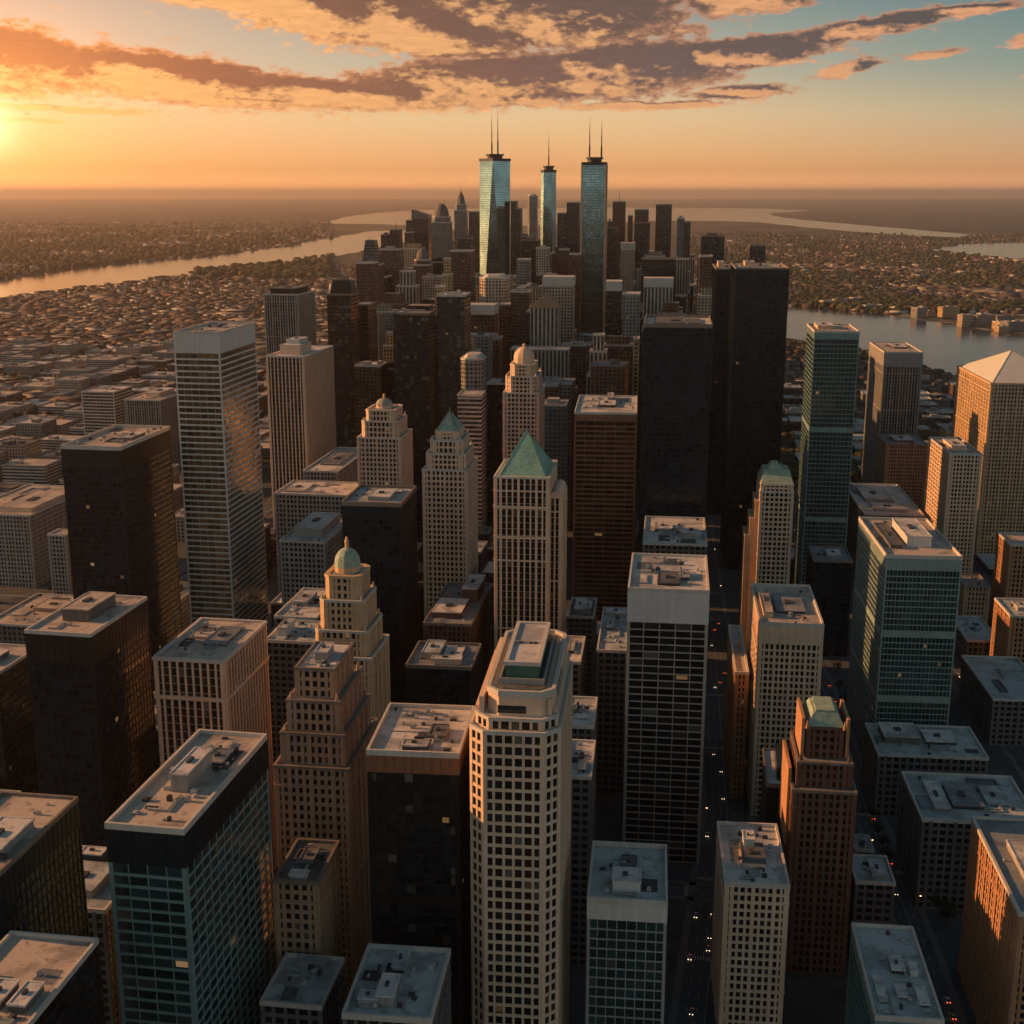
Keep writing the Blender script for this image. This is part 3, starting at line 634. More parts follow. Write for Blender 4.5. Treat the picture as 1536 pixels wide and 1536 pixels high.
tower('office_tower','wide glass tower with penthouse box and sunlit west wall, beside the east road',1330,836,1443,779,760,935,'finegrid',rm=2,band=8,units=5,pent=((.55,.5,.36,.5,7,M_white,M_roofs[0]),(.2,.5,.18,.6,2.5,M_mid,M_roofs[3])),patches=1,par=1.8,limit=100)
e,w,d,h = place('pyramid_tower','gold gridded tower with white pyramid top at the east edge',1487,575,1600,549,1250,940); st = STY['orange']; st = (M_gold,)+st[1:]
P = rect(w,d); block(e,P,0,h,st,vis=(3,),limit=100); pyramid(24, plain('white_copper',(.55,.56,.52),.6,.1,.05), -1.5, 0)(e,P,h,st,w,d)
tower('office_tower','gold sunlit slab tower in front of the pyramid-topped tower',1425,682,1473,657,1095,940,'pale_grid',rm=2,band=5,units=5,pent=((.5,.5,.5,.5,3,M_cream),),patches=1)
tower('office_tower','square brown ribbed tower with wide blank crown by the east river',1327,529,1384,514,1500,985,'greyribs',rm=2,band=16,units=4,pent=((.6,.6,.4,.4,2,M_unitd),),patches=1)
tower('office_block','brick podium block at the foot of the square ribbed tower',1330,668,1392,652,1400,985,'tan',rm=4,units=3,pent=((.5,.5,.5,.5,3,M_mid),),vis=False)
tower('office_tower','slim teal glass tower by the east river, one sunlit edge',1222,498,1289,487,1080,1010,'tealg',rm=2,band=6,units=3,pent=((.3,.6,.4,.5,3,M_gold),),patches=1)
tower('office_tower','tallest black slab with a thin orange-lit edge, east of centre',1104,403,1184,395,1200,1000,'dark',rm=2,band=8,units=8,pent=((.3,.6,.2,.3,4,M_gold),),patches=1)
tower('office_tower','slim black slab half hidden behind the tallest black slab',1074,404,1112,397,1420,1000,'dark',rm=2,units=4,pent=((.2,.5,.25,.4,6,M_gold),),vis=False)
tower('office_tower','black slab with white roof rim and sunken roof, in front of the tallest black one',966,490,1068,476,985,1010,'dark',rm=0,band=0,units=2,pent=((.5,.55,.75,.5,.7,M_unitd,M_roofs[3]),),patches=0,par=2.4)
tower('office_block','white-roofed black block between the white-rimmed slab and the ladder tower',965,816,1060,776,880,1010,'plainlow',rm=0,units=9,pent=((.3,.6,.3,.25,2,M_grey),(.8,.4,.3,.35,3,M_grey)),patches=3)
def sloped():
    def top(e, P, z, st, w, d):
        cornice(e, P, z, st, .3, 1); q = offset(P, .3)
        m = MB(); m.prism(q, z+.4, z+9, True, poly2=[(a*.8, b*.55+d*.05) for a, b in q]); ro = m.build('roof', M_patina, e)
        m = MB(); m.prism([(a*.45-w*.05, b*.35) for a, b in q], z+8.9, z+14, True, poly2=[(a*.2-w*.05, b*.25) for a, b in q]); m.build('roof_lantern', M_patina, ro)
        for k, (x, zz) in enumerate(((-.62, -14), (-.78, -28), (-.93, -42))):
            b = MB(); b.prism(rect(w*.16, d*.7, w*x*.9, 0), 0, z+zz, True); bo = b.build('buttress', M_gold, e)
            r = MB(); ring(r, rect(w*.16, d*.7, w*x*.9, 0), .3, .3, z+zz-.6, z+zz+.8); r.build('coping', M_cream, bo)
    setback('stepped_tower','cream gridded tower with teal sloped roof and stepped west side by the avenue',1141,738,1190,722,960,1000,'cream',[(.96,.96,6,0)],top=top,units=0)
sloped()
tower('office_tower','copper-brown striped tower with white roof in the centre',862,620,955,594,1000,960,'stripes',rm=0,band=6,units=5,pent=((.5,.5,.3,.3,1.8,M_unitd),(.55,.8,.1,.3,4,M_grey)),patches=1,limit=100)
# green pyramid tower
def greenpyr():
    st = list(STY['ribs']); st[3] = 4.0; st[2] = 3.7; st[5] = .6; st = tuple(st)
    e,w,d,h = place('pyramid_tower','white ribbed tower with a green pyramid roof in the centre',742,716,823,690,770,1010)
    P = rect(w,d); block(e,P,0,h,st,vis=(0,),limit=100,band=3)
    for zz in (h-19, h-38):
        m = MB(); ring(m, P, .95, .2, zz, zz+1.6); m.build('belt_course', M_cream, e)
    roof(e,P,h,st,random.Random(3),.8,M_roofs[0],0,(),0,'terrace')
    pyramid(24, M_verdi, -1.6, 0)(e, rect(w*.95,d*.95), h, st, w, d)
    m = MB(); m.prism(rect(w*.24, d*.7, w*.6, 0), 0, h-14, True, 3.7, 4); sh = m.build('wing', G_dark, e)
    m = MB(); facade_frame(m, rect(w*.24, d*.7, w*.6, 0), 0, h-14, st); m.build('facade_frame', M_cream, sh)
    m = MB(); K = 8
    for k in range(K):
        a0, a1 = pi*k/K, pi*(k+1)/K; r = w*.12
        m.face([(w*.6-r*cos(a0),-d*.35,h-14+r*sin(a0)),(w*.6-r*cos(a1),-d*.35,h-14+r*sin(a1)),(w*.6-r*cos(a1),d*.35,h-14+r*sin(a1)),(w*.6-r*cos(a0),d*.35,h-14+r*sin(a0))])
    m.face([(w*.6-w*.12*cos(pi*k/K),-d*.35,h-14+w*.12*sin(pi*k/K)) for k in range(K+1)]); m.build('barrel_roof', M_cream, e)
greenpyr()
setback('stepped_tower','cream stepped tower with a green pointed cap, left of the green pyramid',634,705,700,686,900,1030,'cream',[(.88,.88,11,3),(.72,.74,9,3),(.5,.55,6,2)],top=pyramid(13,M_patina,.2,3))
setback('stepped_tower','grey-cream stepped tower with a small dome, beyond the black block with pale roof',536,657,600,643,1040,1060,'cream',[(.84,.84,13,3),(.66,.7,9,2.5)],top=dome(8,7,M_grey,4))
setback('stepped_tower','cream tower with rounded shoulders and pale domed crown behind the green pyramid',755,590,808,578,1120,1010,'cream',[(.9,.9,14,5),(.66,.7,10,4)],top=dome(14,9,M_cream,3))
setback('stepped_tower','golden stone tower with a green dome in front of the black block',466,985,556,950,610,1060,'gold',[(.86,.86,13,2),(.72,.74,15,2.5),(.56,.6,12,2.5)],top=dome(12,6.6,M_patina,6),limit=100)
tower('office_tower','black block with a pale-rimmed roof in front of the grey-cream stepped tower',513,757,601,731,800,1010,'dark',rm=1,band=9,units=3,pent=((.55,.5,.4,.5,2.5,M_grey,M_roofs[0]),(.6,.8,.5,.16,1,M_unitd)),patches=1,par=2.2)
tower('office_tower','cream ribbed tower just east of the tall white banded tower',400,535,455,519,1250,1120,'ribs',rm=0,units=2,pent=((.45,.4,.6,.4,9,M_cream),(.4,.5,.4,.3,13,M_white)),patches=0)
tower('office_tower','grey ribbed slab with a dark cap behind the cream ribbed tower',396,442,446,436,1600,1090,'greyribs',rm=3,units=0,pent=((.5,.5,.8,.8,7,M_bronze,M_roofs[3]),),vis=False)
tower('office_block','pale stepped block with white penthouse roof below the tall white banded tower',420,812,487,778,900,1090,'grey',rm=0,units=3,pent=((.5,.55,.7,.72,7,M_grey,M_roofs[0]),),patches=0)
tower('office_block','white-roofed block with two roof boxes west of the golden domed tower',412,926,474,884,745,1070,'plainlow',rm=0,units=3,pent=((.3,.6,.4,.4,3,M_grey,M_roofs[0]),),patches=2)
tower('office_block','low dark block with curved white vent, next to the rib-fronted cream tower',398,962,470,932,700,1070,'plainlow',rm=1,units=3,pent=((.2,.5,.2,.5,5,M_white),),patches=1,vis=False)
tower('office_block','grey block with sunken roof court behind the pale stepped block',455,707,506,672,1150,1080,'grey',rm=0,units=2,pent=((.5,.5,.6,.5,1.2,M_unitd,M_roofs[4]),),patches=0)
tower('office_block','wide gridded block with plain white roof behind the pale stepped block',412,741,520,722,1040,1080,'grey',rm=0,units=3,pent=((.2,.5,.3,.7,1,M_grey),),patches=1)
tower('office_block','brown brick block with white and dark roof boxes under the green-capped tower',636,936,706,876,760,1030,'brick',rm=4,units=4,pent=((.75,.75,.4,.4,9,M_brick,M_roofs[0]),(.4,.3,.7,.35,4,M_brick,M_roofs[0])),patches=2)
tower('office_block','black block with white roof boxes, north of the copper-banded block',609,1000,706,965,655,1010,'dark',rm=4,band=0,units=4,pent=((.3,.6,.3,.6,4,M_grey,M_roofs[1]),(.66,.5,.3,.5,2,M_unitd),(.6,.2,.5,.16,3,M_cream,M_roofs[0])),patches=1,par=1.5)
tower('office_block','tan-roofed block east of the chamfered skyscraper',843,1090,890,1047,600,985,'plainlow',rm=0,units=4,pent=((.6,.3,.5,.1,1,M_unitd),),patches=1,vis=False)
tower('office_block','white-roofed black block with a gold lit floor, east of the chamfered skyscraper',844,1166,886,1112,540,985,'plainlow',rm=0,units=5,pent=((.7,.2,.3,.2,2,M_unitd),),patches=1)
tower('office_block','long white-roofed block west of the ladder-fronted tower',896,977,940,913,720,1000,'plainlow',rm=1,units=6,pent=((.3,.6,.3,.2,1.4,M_unitd),(.5,.9,.9,.12,2,M_grey)),patches=2,vis=False)
tower('office_block','small white-roofed block left of the long white-roofed one',836,994,870,956,700,1000,'plainlow',rm=0,units=2,pent=((.5,.6,.3,.5,2,M_unitd),),patches=1,vis=False)
tower('office_block','small dark block with cluster of pale roof boxes, behind the small white roof',852,926,890,898,840,1000,'plainlow',rm=3,units=3,pent=((.4,.5,.5,.6,3,M_grey),(.8,.4,.3,.4,4,M_grey)),patches=0,vis=False)
tower('office_block','square black block with framed white roof, between teal slim tower and glass tower',1297,772,1386,726,1150,960,'plainlow',rm=0,units=6,pent=((.4,.6,.5,.4,3,M_grey,M_roofs[0]),(.5,.2,.6,.2,2,M_grey)),patches=3)
tower('office_block','black block at the foot of the slim teal tower',1221,842,1279,820,960,1000,'dark',rm=4,units=4,pent=((.6,.5,.4,.4,2,M_grey,M_roofs[0]),),patches=1,band=0,vis=False)
tower('office_block','low wide block with white roof step beyond the east road',1318,1133,1482,1087,690,960,'plainlow',rm=1,units=6,pent=((.25,.6,.35,.5,5,M_mid,M_roofs[0]),(.65,.6,.3,.4,2,M_unitd)),patches=3)
tower('office_block','low broad block with patchwork roof beside the orange ribbed block',1384,1231,1560,1160,590,975,'plainlow',rm=1,units=12,pent=((.45,.5,.28,.5,2,M_unitd,M_roofs[4]),(.75,.55,.2,.4,1.4,M_teal,M_roofs[1]),(.2,.5,.14,.6,1.6,M_grey,M_roofs[0])),patches=4)
tower('office_block','small dark block with half-white roof along the east road',1284,1324,1342,1284,545,985,'plainlow',rm=1,units=2,pent=((.7,.5,.45,.7,1.5,M_grey,M_roofs[0]),),patches=1,vis=False)
tower('office_block','tiny dark block with white roof pads behind the half-white roof',1283,1276,1310,1254,600,985,'plainlow',rm=0,units=3,pent=(),patches=1,vis=False)
tower('office_block','grey gridded block with a sunlit stepped roof at the west edge',-60,770,44,728,1150,1110,'grey',rm=2,units=5,pent=((.7,.4,.5,.6,4,M_cream,M_roofs[2]),),patches=2)
tower('office_block','white banded block in the western flats, nearest the tall white tower but one',122,588,170,579,1700,1095,'white_band',band=0,rm=0,units=2,pent=(),patches=1,vis=False)
tower('office_block','ribbed block with pale roof lantern just west of the tall white tower',187,600,240,583,1640,1095,'greyribs',rm=2,units=2,pent=((.5,.55,.4,.5,5,M_cream),),patches=1,vis=False)
tower('office_block','brown banded block at the west edge below the low gold roofs',-120,1006,-6,965,640,1110,'copper',rm=2,units=5,pent=((.6,.5,.4,.4,3,M_mid),),patches=2)
tower('office_block','low brown block with gold-lit roof at the west edge',-20,936,78,892,880,1110,'plainlow',rm=2,units=8,pent=((.6,.6,.5,.3,3,M_tan,M_roofs[2]),),patches=2,vis=False)
tower('office_block','narrow pale block between the western black towers and the grey gridded block',72,803,98,795,1080,1100,'grey',rm=2,units=1,pent=(),patches=0,vis=False)
tower('office_block','orange-lit small block at the east edge under the pyramid tower',1516,818,1560,800,1010,960,'orange',rm=2,units=1,pent=(),patches=0,vis=False)
tower('office_block','orange and grey block at the east edge above the road strip',1516,925,1572,899,880,960,'orange',rm=1,units=2,pent=((.5,.5,.4,.4,3,M_grey),),patches=0,vis=False)
tower('office_block','long grey-roofed hall along the east road, farther of two',1452,962,1500,925,930,945,'plainlow',rm=1,units=2,pent=(),patches=2,vis=False)
tower('office_block','long grey-roofed hall along the east road, nearer of two',1490,1050,1580,985,790,945,'plainlow',rm=1,units=3,pent=(),patches=2,vis=False)
tower('office_block','small brown block behind the glass tower with penthouse box',1447,880,1485,862,1010,950,'tan',rm=4,units=1,pent=(),patches=1,vis=False)

# ---------------------------------------------------------------- skyline beyond
FM = dict(
 dark=facade('far_dark',(.035,.033,.035),(.012,.014,.016),.2,.3,.006,spread=.4,wobble=0),
 black=facade('far_black',(.012,.012,.013),(.008,.009,.01),.15,.25,.004,spread=.4,wobble=0),
 brown=facade('far_brown',(.13,.075,.05),(.02,.018,.016),.35,.4,.01,spread=.5,wobble=0),
 grey=facade('far_grey',(.24,.23,.21),(.03,.032,.034),.4,.4,.008,spread=.5,wobble=0),
 cream=facade('far_cream',(.42,.34,.26),(.03,.03,.028),.42,.38,.01,spread=.5,wobble=0),
 ribs=facade('far_ribs',(.40,.36,.30),(.03,.03,.03),.45,0,.004,spread=.4,wobble=0),
 bands=facade('far_bands',(.42,.40,.37),(.03,.035,.037),0,.42,.006,spread=.5,wobble=0),
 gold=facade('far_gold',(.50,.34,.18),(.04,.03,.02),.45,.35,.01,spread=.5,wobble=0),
 blue=facade('far_blue',(.13,.17,.18),(.04,.06,.065),.2,.3,.01,spread=.5,wobble=0),
 mirror=facade('far_mirror',(.05,.10,.11),(.20,.33,.36),.10,.16,0,rough=.05,metal=1,spread=.08,wobble=.05,blinds=0))
def far(name, label, xl, xr, yt, Y, mat='grey', top='box', vp=1010, depth=34, mid=None, group=None):
    e, w, d, h = place(name, label, xl, yt, xr, 0, Y, vp, depth); fm = FM[mat]; FARS.append((xl, xr, yt, Y))
    rm = M_roofs[4] if mat in ('dark','black','blue','brown') else M_roofs[0]
    bay = {'ribs': 4.5}.get(mat, 4.0); fh = 4.2
    P = rect(w, d)
    def shaft(P, z0, z1, nm='shaft'):
        m = MB(); m.prism(P, z0, z1, False, bay, fh); s = m.build(nm, fm, e)
        m = MB(); m.prism(offset(P, -.4), z1-1, z1-.2, True); m.build('roof', rm, s)
        m = MB(); ring(m, P, .25, .6, z1-1.5, z1+.6); m.build('parapet', M_cap if mat not in ('dark','black') else M_capd, s); return s
    if top == 'box':
        shaft(P, 0, h); m = MB(); m.box(-w*.25, w*.2, -d*.2, d*.25, h-.2, h+4); m.build('penthouse', M_grey if mat not in ('dark','black') else M_mid, e)
    elif top == 'flat': shaft(P, 0, h)
    elif top == 'crown':
        shaft(P, 0, h); m = MB(); m.prism(rect(w+.8,d+.8), h-11, h+.8, True); m.build('crown_band', M_cap, e)
    elif top == 'mast': shaft(P, 0, h); antenna(e, 0, 0, h, 26, .7)
    elif top == 'dome':
        z = h-w*.75; shaft(P, 0, z-w*.3); shaft(cham(w*.9,d*.9,w*.16), z-w*.3, z, 'setback'); m = MB(); K = 6; r = w*.42
        for k in range(K):
            a0, a1 = pi/2*k/K, pi/2*(k+1)/K; m.prism(ngon(r*cos(a0), 12), z+w*.7*sin(a0), z+w*.7*sin(a1), k == K-1, poly2=ngon(max(.4, r*cos(a1)), 12))
        m.build('dome', M_mid, e)
        for s in (-1, 1): antenna(e, s*w*.16, 0, h-4, 16, .35, 'mast')
    elif top == 'spire':
        z = h-w*1.1; shaft(P, 0, z-w*.5); shaft(cham(w*.86,d*.86,w*.15), z-w*.5, z, 'setback')
        m = MB(); m.prism(ngon(w*.4, 8), z, z+w*.6, True, poly2=ngon(w*.28, 8)); m.prism(ngon(w*.28, 8), z+w*.6, z+w*1.1, True, poly2=ngon(w*.05, 8)); m.build('cupola', M_mid, e)
        antenna(e, 0, 0, h-3, 26, .5, 'mast')
    elif top == 'taper':
        z = h-w*1.3; shaft(P, 0, z); m = MB(); m.prism(rect(w*.86,d*.86), z-.5, h, True, 4, 4.2, poly2=rect(w*.5,d*.5)); m.build('crown', FM['dark'], e)
        for s in (-1, 1): antenna(e, s*w*.1, 0, h-1, 9, .4, 'mast')
    elif top == 'step':
        z1, z2 = h*.80, h*.92; shaft(P, 0, z1); shaft(rect(w*.78,d*.78), z1, z2, 'setback'); shaft(rect(w*.52,d*.52), z2, h, 'setback')
    elif top == 'gable':
        shaft(P, 0, h); gable(w*.42, M_tan)(e, P, h, STY['tan'], w, d)
    elif top == 'round':
        shaft(cham(w,d,w*.22), 0, h-4); m = MB(); m.prism(cham(w*.9,d*.9,w*.2), h-5, h, True, poly2=cham(w*.6,d*.7,w*.12)); m.build('crown', M_cap, e)
    elif top == 'lean':
        z = h-w*.5; shaft(P, 0, z); m = MB(); m.face([(-w/2,-d/2,z-.5),(w/2,-d/2,z-.5),(w/2,-d/2,h-w*.3),(-w/2,-d/2,h)]); m.face([(w/2,d/2,z-.5),(-w/2,d/2,z-.5),(-w/2,d/2,h),(w/2,d/2,h-w*.3)])
        m.face([(-w/2,-d/2,h),(w/2,-d/2,h-w*.3),(w/2,d/2,h-w*.3),(-w/2,d/2,h)]); m.face([(-w/2,d/2,z-.5),(-w/2,-d/2,z-.5),(-w/2,-d/2,h),(-w/2,d/2,h)]); m.face([(w/2,-d/2,z-.5),(w/2,d/2,z-.5),(w/2,d/2,h-w*.3),(w/2,-d/2,h-w*.3)]); m.build('crown', FM['dark'], e)
    elif top == 'pent': 
        shaft(P, 0, h); m = MB(); m.box(-w*.42, w*.42, -d*.4, d*.4, h-.3, h+9); m.build('penthouse', M_bronze, e); m = MB(); m.box(-w*.3, w*.3, -d*.3, d*.3, h+9, h+11); m.build('cooling_plant', M_mid, e)
    return e, w, d, h
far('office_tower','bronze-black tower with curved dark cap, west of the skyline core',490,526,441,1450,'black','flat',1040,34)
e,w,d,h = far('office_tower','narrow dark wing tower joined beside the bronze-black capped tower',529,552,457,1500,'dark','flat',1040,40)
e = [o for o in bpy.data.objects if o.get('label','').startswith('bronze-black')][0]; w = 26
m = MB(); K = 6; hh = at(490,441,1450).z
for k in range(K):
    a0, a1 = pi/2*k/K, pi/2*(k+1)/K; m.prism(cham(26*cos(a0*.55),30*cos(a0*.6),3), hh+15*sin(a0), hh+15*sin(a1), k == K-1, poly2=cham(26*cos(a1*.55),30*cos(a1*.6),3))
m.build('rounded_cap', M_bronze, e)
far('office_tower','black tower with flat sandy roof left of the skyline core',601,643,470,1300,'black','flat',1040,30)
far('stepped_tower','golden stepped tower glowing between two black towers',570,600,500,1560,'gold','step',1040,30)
far('office_tower','brown glass tower with copper top band behind the small curved-top tower',700,741,458,1600,'brown','crown',1040,34)
far('office_tower','small curved-top grey tower in front of the copper-topped brown one',690,724,532,1260,'grey','round',1040,30)
far('office_block','banded grey block at the foot of the curved-top tower',686,722,592,1190,'bands','flat',1030,24)
far('stepped_tower','pediment-topped cream tower rising from a wide ribbed base',795,838,460,1520,'ribs','gable',1010,28)
far('office_block','wide ribbed base block under the pediment-topped tower',766,853,523,1480,'ribs','flat',1010,26)
far('office_tower','blue-grey glass block right of the domed cream tower',809,849,607,1200,'blue','box',1010,30)
far('office_tower','grey ribbed tower with setback side near the centre avenue',881,914,503,1350,'ribs','step',1010,28)
far('office_block','small orange-lit slab beside the white-rimmed black slab',950,959,508,1300,'gold','flat',1010,20)
far('office_tower','black tower with a white crown right of the twin-mast tower',909,932,423,1620,'black','crown',1010,34)
far('office_tower','pale grey tower with sloping roof edge near the centre',934,960,441,1520,'grey','flat',1010,34)
far('office_tower','wide dark slab with pale rim in the east skyline',962,1014,388,1930,'black','flat',1010,34)
far('office_tower','ribbed grey slab in front of the wide dark slab',966,1010,418,1720,'ribs','crown',1010,30)
far('office_tower','dark twin-crowned tower in the east skyline with lit seam',1052,1087,354,2000,'dark','box',1010,40)
far('office_tower','slim tower with an orange-lit west face below the twin-crowned one',1050,1069,384,1820,'brown','flat',1010,30)
far('office_tower','dark tower standing behind the tallest black slab roof',1125,1149,368,1900,'dark','mast',1010,30)
far('office_tower','broad pale tower with a blank roof band at the skyline core',814,860,416,1700,'cream','crown',1010,34)
far('office_block','rose-grey broad tower under the tallest faceted tower',718,762,412,1750,'cream','round',1010,36)
far('office_tower','brown mid-height tower with small roof hut at the skyline core',766,794,437,1650,'brown','box',1010,30)
far('office_tower','pale narrow tower at the skyline core',775,794,389,2000,'grey','flat',1010,30)
far('office_tower','pinkish narrow tower below the slim masted tower',804,823,372,2200,'cream','box',1010,30)
far('office_tower','plain grey-brown tower below the black stepped pair',838,853,374,2250,'brown','flat',1010,30)
far('office_tower','plain dark rose tower beside the twin-mast tower',854,870,381,2150,'brown','flat',1010,30)
far('office_tower','wide tower of white ribs with stepped crown in the west skyline',588,627,407,1800,'ribs','step',1040,34)
far('stepped_tower','dark tower with rounded brown crown behind the white-ribbed one',619,643,371,2050,'brown','dome',1040,30)
far('stepped_tower','brown tapering tower with dark peaked crown in the west skyline',539,566,360,1900,'brown','taper',1040,34)
far('office_tower','broad brown tower in front of the taper-crowned one',534,560,394,1780,'brown','flat',1040,30)
far('office_tower','golden-edged stepped tower in the west skyline core',660,676,388,1780,'gold','step',1040,30)
far('office_tower','wide brown tower behind the golden-edged one',675,706,376,1850,'brown','flat',1040,34)
far('office_tower','upper dark box-topped tower above the wide brown one',686,706,357,2080,'dark','box',1040,30)
far('office_tower','thin golden tower low in the west skyline',652,664,430,1640,'gold','flat',1040,24)
far('office_tower','rose-brown squat tower in the west skyline',568,598,374,2120,'brown','box',1040,34)
far('office_tower','small dark tower at the west end of the skyline',571,581,352,2650,'dark','box',1040,34)
far('office_tower','small black masted tower near the west end of the skyline',584,598,345,2600,'black','mast',1040,34)
far('office_tower','slim stepped tower left of the slope-topped tower',604,618,330,2700,'brown','step',1040,34)
far('office_tower','tower with sloping dark crown in the west skyline',617,642,314,2820,'dark','lean',1040,38)
far('stepped_tower','dome-crowned tower with twin masts in the west skyline',646,673,304,2700,'grey','dome',1030,40)
far('stepped_tower','slender tower with cupola and spire, tallest of the west skyline',681,698,287,2950,'grey','spire',1030,32)
far('office_tower','flat brown tower left of the tallest faceted tower',703,718,317,2820,'brown','flat',1020,36)
far('office_tower','thin dark slab right of the tallest faceted tower',766,774,302,2500,'dark','flat',1010,34)
far('office_tower','dark slab pair partner, slightly lower and wider',774,781,313,2460,'dark','flat',1010,30)
far('office_tower','pale round-shouldered tower left of the slim masted tower',791,805,291,3250,'grey','round',1010,34)
far('office_tower','dark block with a sunlit roof left of the slim masted tower',782,808,360,2280,'black','box',1010,36)
far('office_tower','wide black tower right of the slim masted tower, the taller',850,869,304,2440,'dark','flat',1010,36)
far('office_tower','lower black shoulder tower right of the slim masted tower',836,848,320,2430,'dark','flat',1010,36)
far('office_tower','brown masted tower right of the twin-mast tower',919,938,302,2850,'brown','mast',1010,38)
far('office_tower','small pale-topped tower beside the brown masted tower',911,918,331,2700,'brown','box',1010,24)
far('office_tower','black flat tower, tallest of the east skyline',984,1008,307,2720,'black','flat',1010,40)
far('office_tower','dark stepped tower in the east skyline, paler above',952,973,314,2780,'brown','flat',1010,36)
far('office_tower','blue-black tower in front of the pale-topped east one',952,975,334,2550,'black','flat',1010,34)
far('office_tower','thin brown tower between masted and dark east towers',942,949,323,2800,'brown','flat',1010,26)
far('office_tower','blue-grey box-topped tower at the east end of the skyline',1016,1027,327,2500,'blue','box',1010,32)
far('office_tower','dark tower at the east end of the skyline',1027,1036,333,2500,'dark','flat',1010,32)
far('office_tower','dark low tower just right of the twin-mast glass tower',911,926,342,2350,'dark','flat',1010,32)
far('office_tower','broad rose tower low in the east skyline',931,952,365,2250,'cream','crown',1010,32)
# the three landmark glass towers
def landmark(label, xl, xr, yt, Y, vp, kind, masts):
    e, w, d, h = place('skyscraper', label, xl, yt, xr, 0, Y, vp, None if False else (xr-xl)*.9*Y/F); fm = FM['mirror']
    if kind == 'facet':    # square base turning by 45 degrees into the top
        b = rect(w*1.12, d*1.12); q = w*.62; topP = [(0,-q*.98),(q*.98,0),(0,q*.98),(-q*.98,0)]
        m = MB(); m.prism(b, 0, 22, False, 4, 4.2)
        nf = round((h-22)/4.2)
        for i in range(4):
            a, c = b[i], b[(i+1)%4]; t0 = topP[i]; t1 = topP[(i+1)%4]
            m.face([(*a,22),(*c,22),(*t0,h)], [(17*i,0),(17*i+12,0),(17*i+6,nf)])
            m.face([(*c,22),(*t1,h),(*t0,h)], [(90+17*i,0),(96+17*i,nf),(84+17*i,nf)])
        s = m.build('shaft', fm, e); P = topP
    else:
        P0 = rect(w, d) if kind == 'slab' else cham(w*1.05, d*1.05, w*.16); P = P0 if kind == 'slab' else cham(w*.92, d*.92, w*.2)
        m = MB(); m.prism(P0, 0, h, False, 4, 4.2, poly2=P); s = m.build('shaft', fm, e)
        if kind == 'slab':
            c = MB()
            for (a, b) in P0: c.box(a-1.2, a+1.2, b-1.2, b+1.2, 0, h-.5)
            c.build('corner_fin', M_gold, s)
            for zz in (h*.43, h*.64): 
                r = MB(); ring(r, P0, .5, .2, zz, zz+1.6); r.build('belt_course', M_capd, s)
    m = MB(); ring(m, P, .9, 2.5, h-2, h+3); m.prism(offset(P,-.5), h-1, h+.2, True); m.build('parapet', M_black, e)
    m = MB(); m.prism(ngon(w*.30, 12), h, h+8, True); m.prism(ngon(w*.36, 12), h+8, h+11, True); m.build('crown_ring', M_black, e)
    for (x, hh) in masts: antenna(e, x*w, 0, h+10, hh, 1.5)
landmark('tallest faceted glass tower with two masts at the centre of the skyline', 721,759,240,2500,1010,'facet',[(-.12,78),(.12,84)])
landmark('slim glass tower with a single mast between the two larger glass towers', 810,834,257,2750,1010,'cham',[(0,70)])
landmark('green glass slab tower with twin masts right of the skyline centre', 873,909,246,2200,1010,'slab',[(-.22,66),(.28,64)])
# ---------------------------------------------------------------- ground, water, roads
def ground_mat():
    m, t, b = newmat('ground'); tc = t.n.new('ShaderNodeTexCoord'); v = tc.outputs['Object']; x, y, z = t.sep(v)
    dist = t.m('POWER', t.m('ADD', t.m('MULTIPLY', x, x), t.m('MULTIPLY', y, y)), .5)
    n1 = t.noise(v, .0009, 6, .65, .4); n2 = t.noise(v, .008, 6, .7, .3); n3 = t.noise(v, .05, 4, .7)
    vo = t.n.new('ShaderNodeTexVoronoi'); t.put(vo.inputs['Vector'], v); vo.inputs['Scale'].default_value = .03
    cell = t.sep(vo.outputs['Color'])[0]
    wood = (.030,.034,.018,1); town = (.12,.10,.085,1); city = (.075,.078,.082,1)
    c = t.mix(t.mr(n2, .40, .60, 0, 1, True), wood, town)
    c = t.mix(t.m('MULTIPLY', t.m('GREATER_THAN', cell, .80), .7), c, (.28,.25,.22,1))
    c = t.mix(t.m('MULTIPLY', t.m('LESS_THAN', cell, .35), .75), c, (.020,.024,.014,1))
    n4 = t.noise(v, .0035, 5, .75, 1.0)
    far_ = t.mix(t.mr(t.m('MULTIPLY_ADD', n4, .6, t.m('MULTIPLY', n1, .4)), .45, .56, 0, 1, True), (.012,.015,.010,1), (.15,.125,.10,1))
    c = t.mix(t.mr(dist, 5000, 14000, 0, .8), c, far_)
    k = t.mr(n3, .3, .7, .7, 1.25)
    cc = t.mix(1.0, city, t.comb(k, k, k), 'MULTIPLY')
    edge = t.m('ADD', dist, t.mr(n2, .3, .7, -250, 250))
    c = t.mix(t.mr(edge, 1450, 1800, 0, 1), cc, c)
    t.put(b.inputs['Base Color'], c); b.inputs['Roughness'].default_value = .9; b.inputs['Specular IOR Level'].default_value = .15
    return m
GM = ground_mat()
m = MB(); R = 90000
m.face([(-R,-R,0),(R,-R,0),(R,R,0),(-R,R,0)]); g = m.build('ground', GM); tag(g, kind='structure')
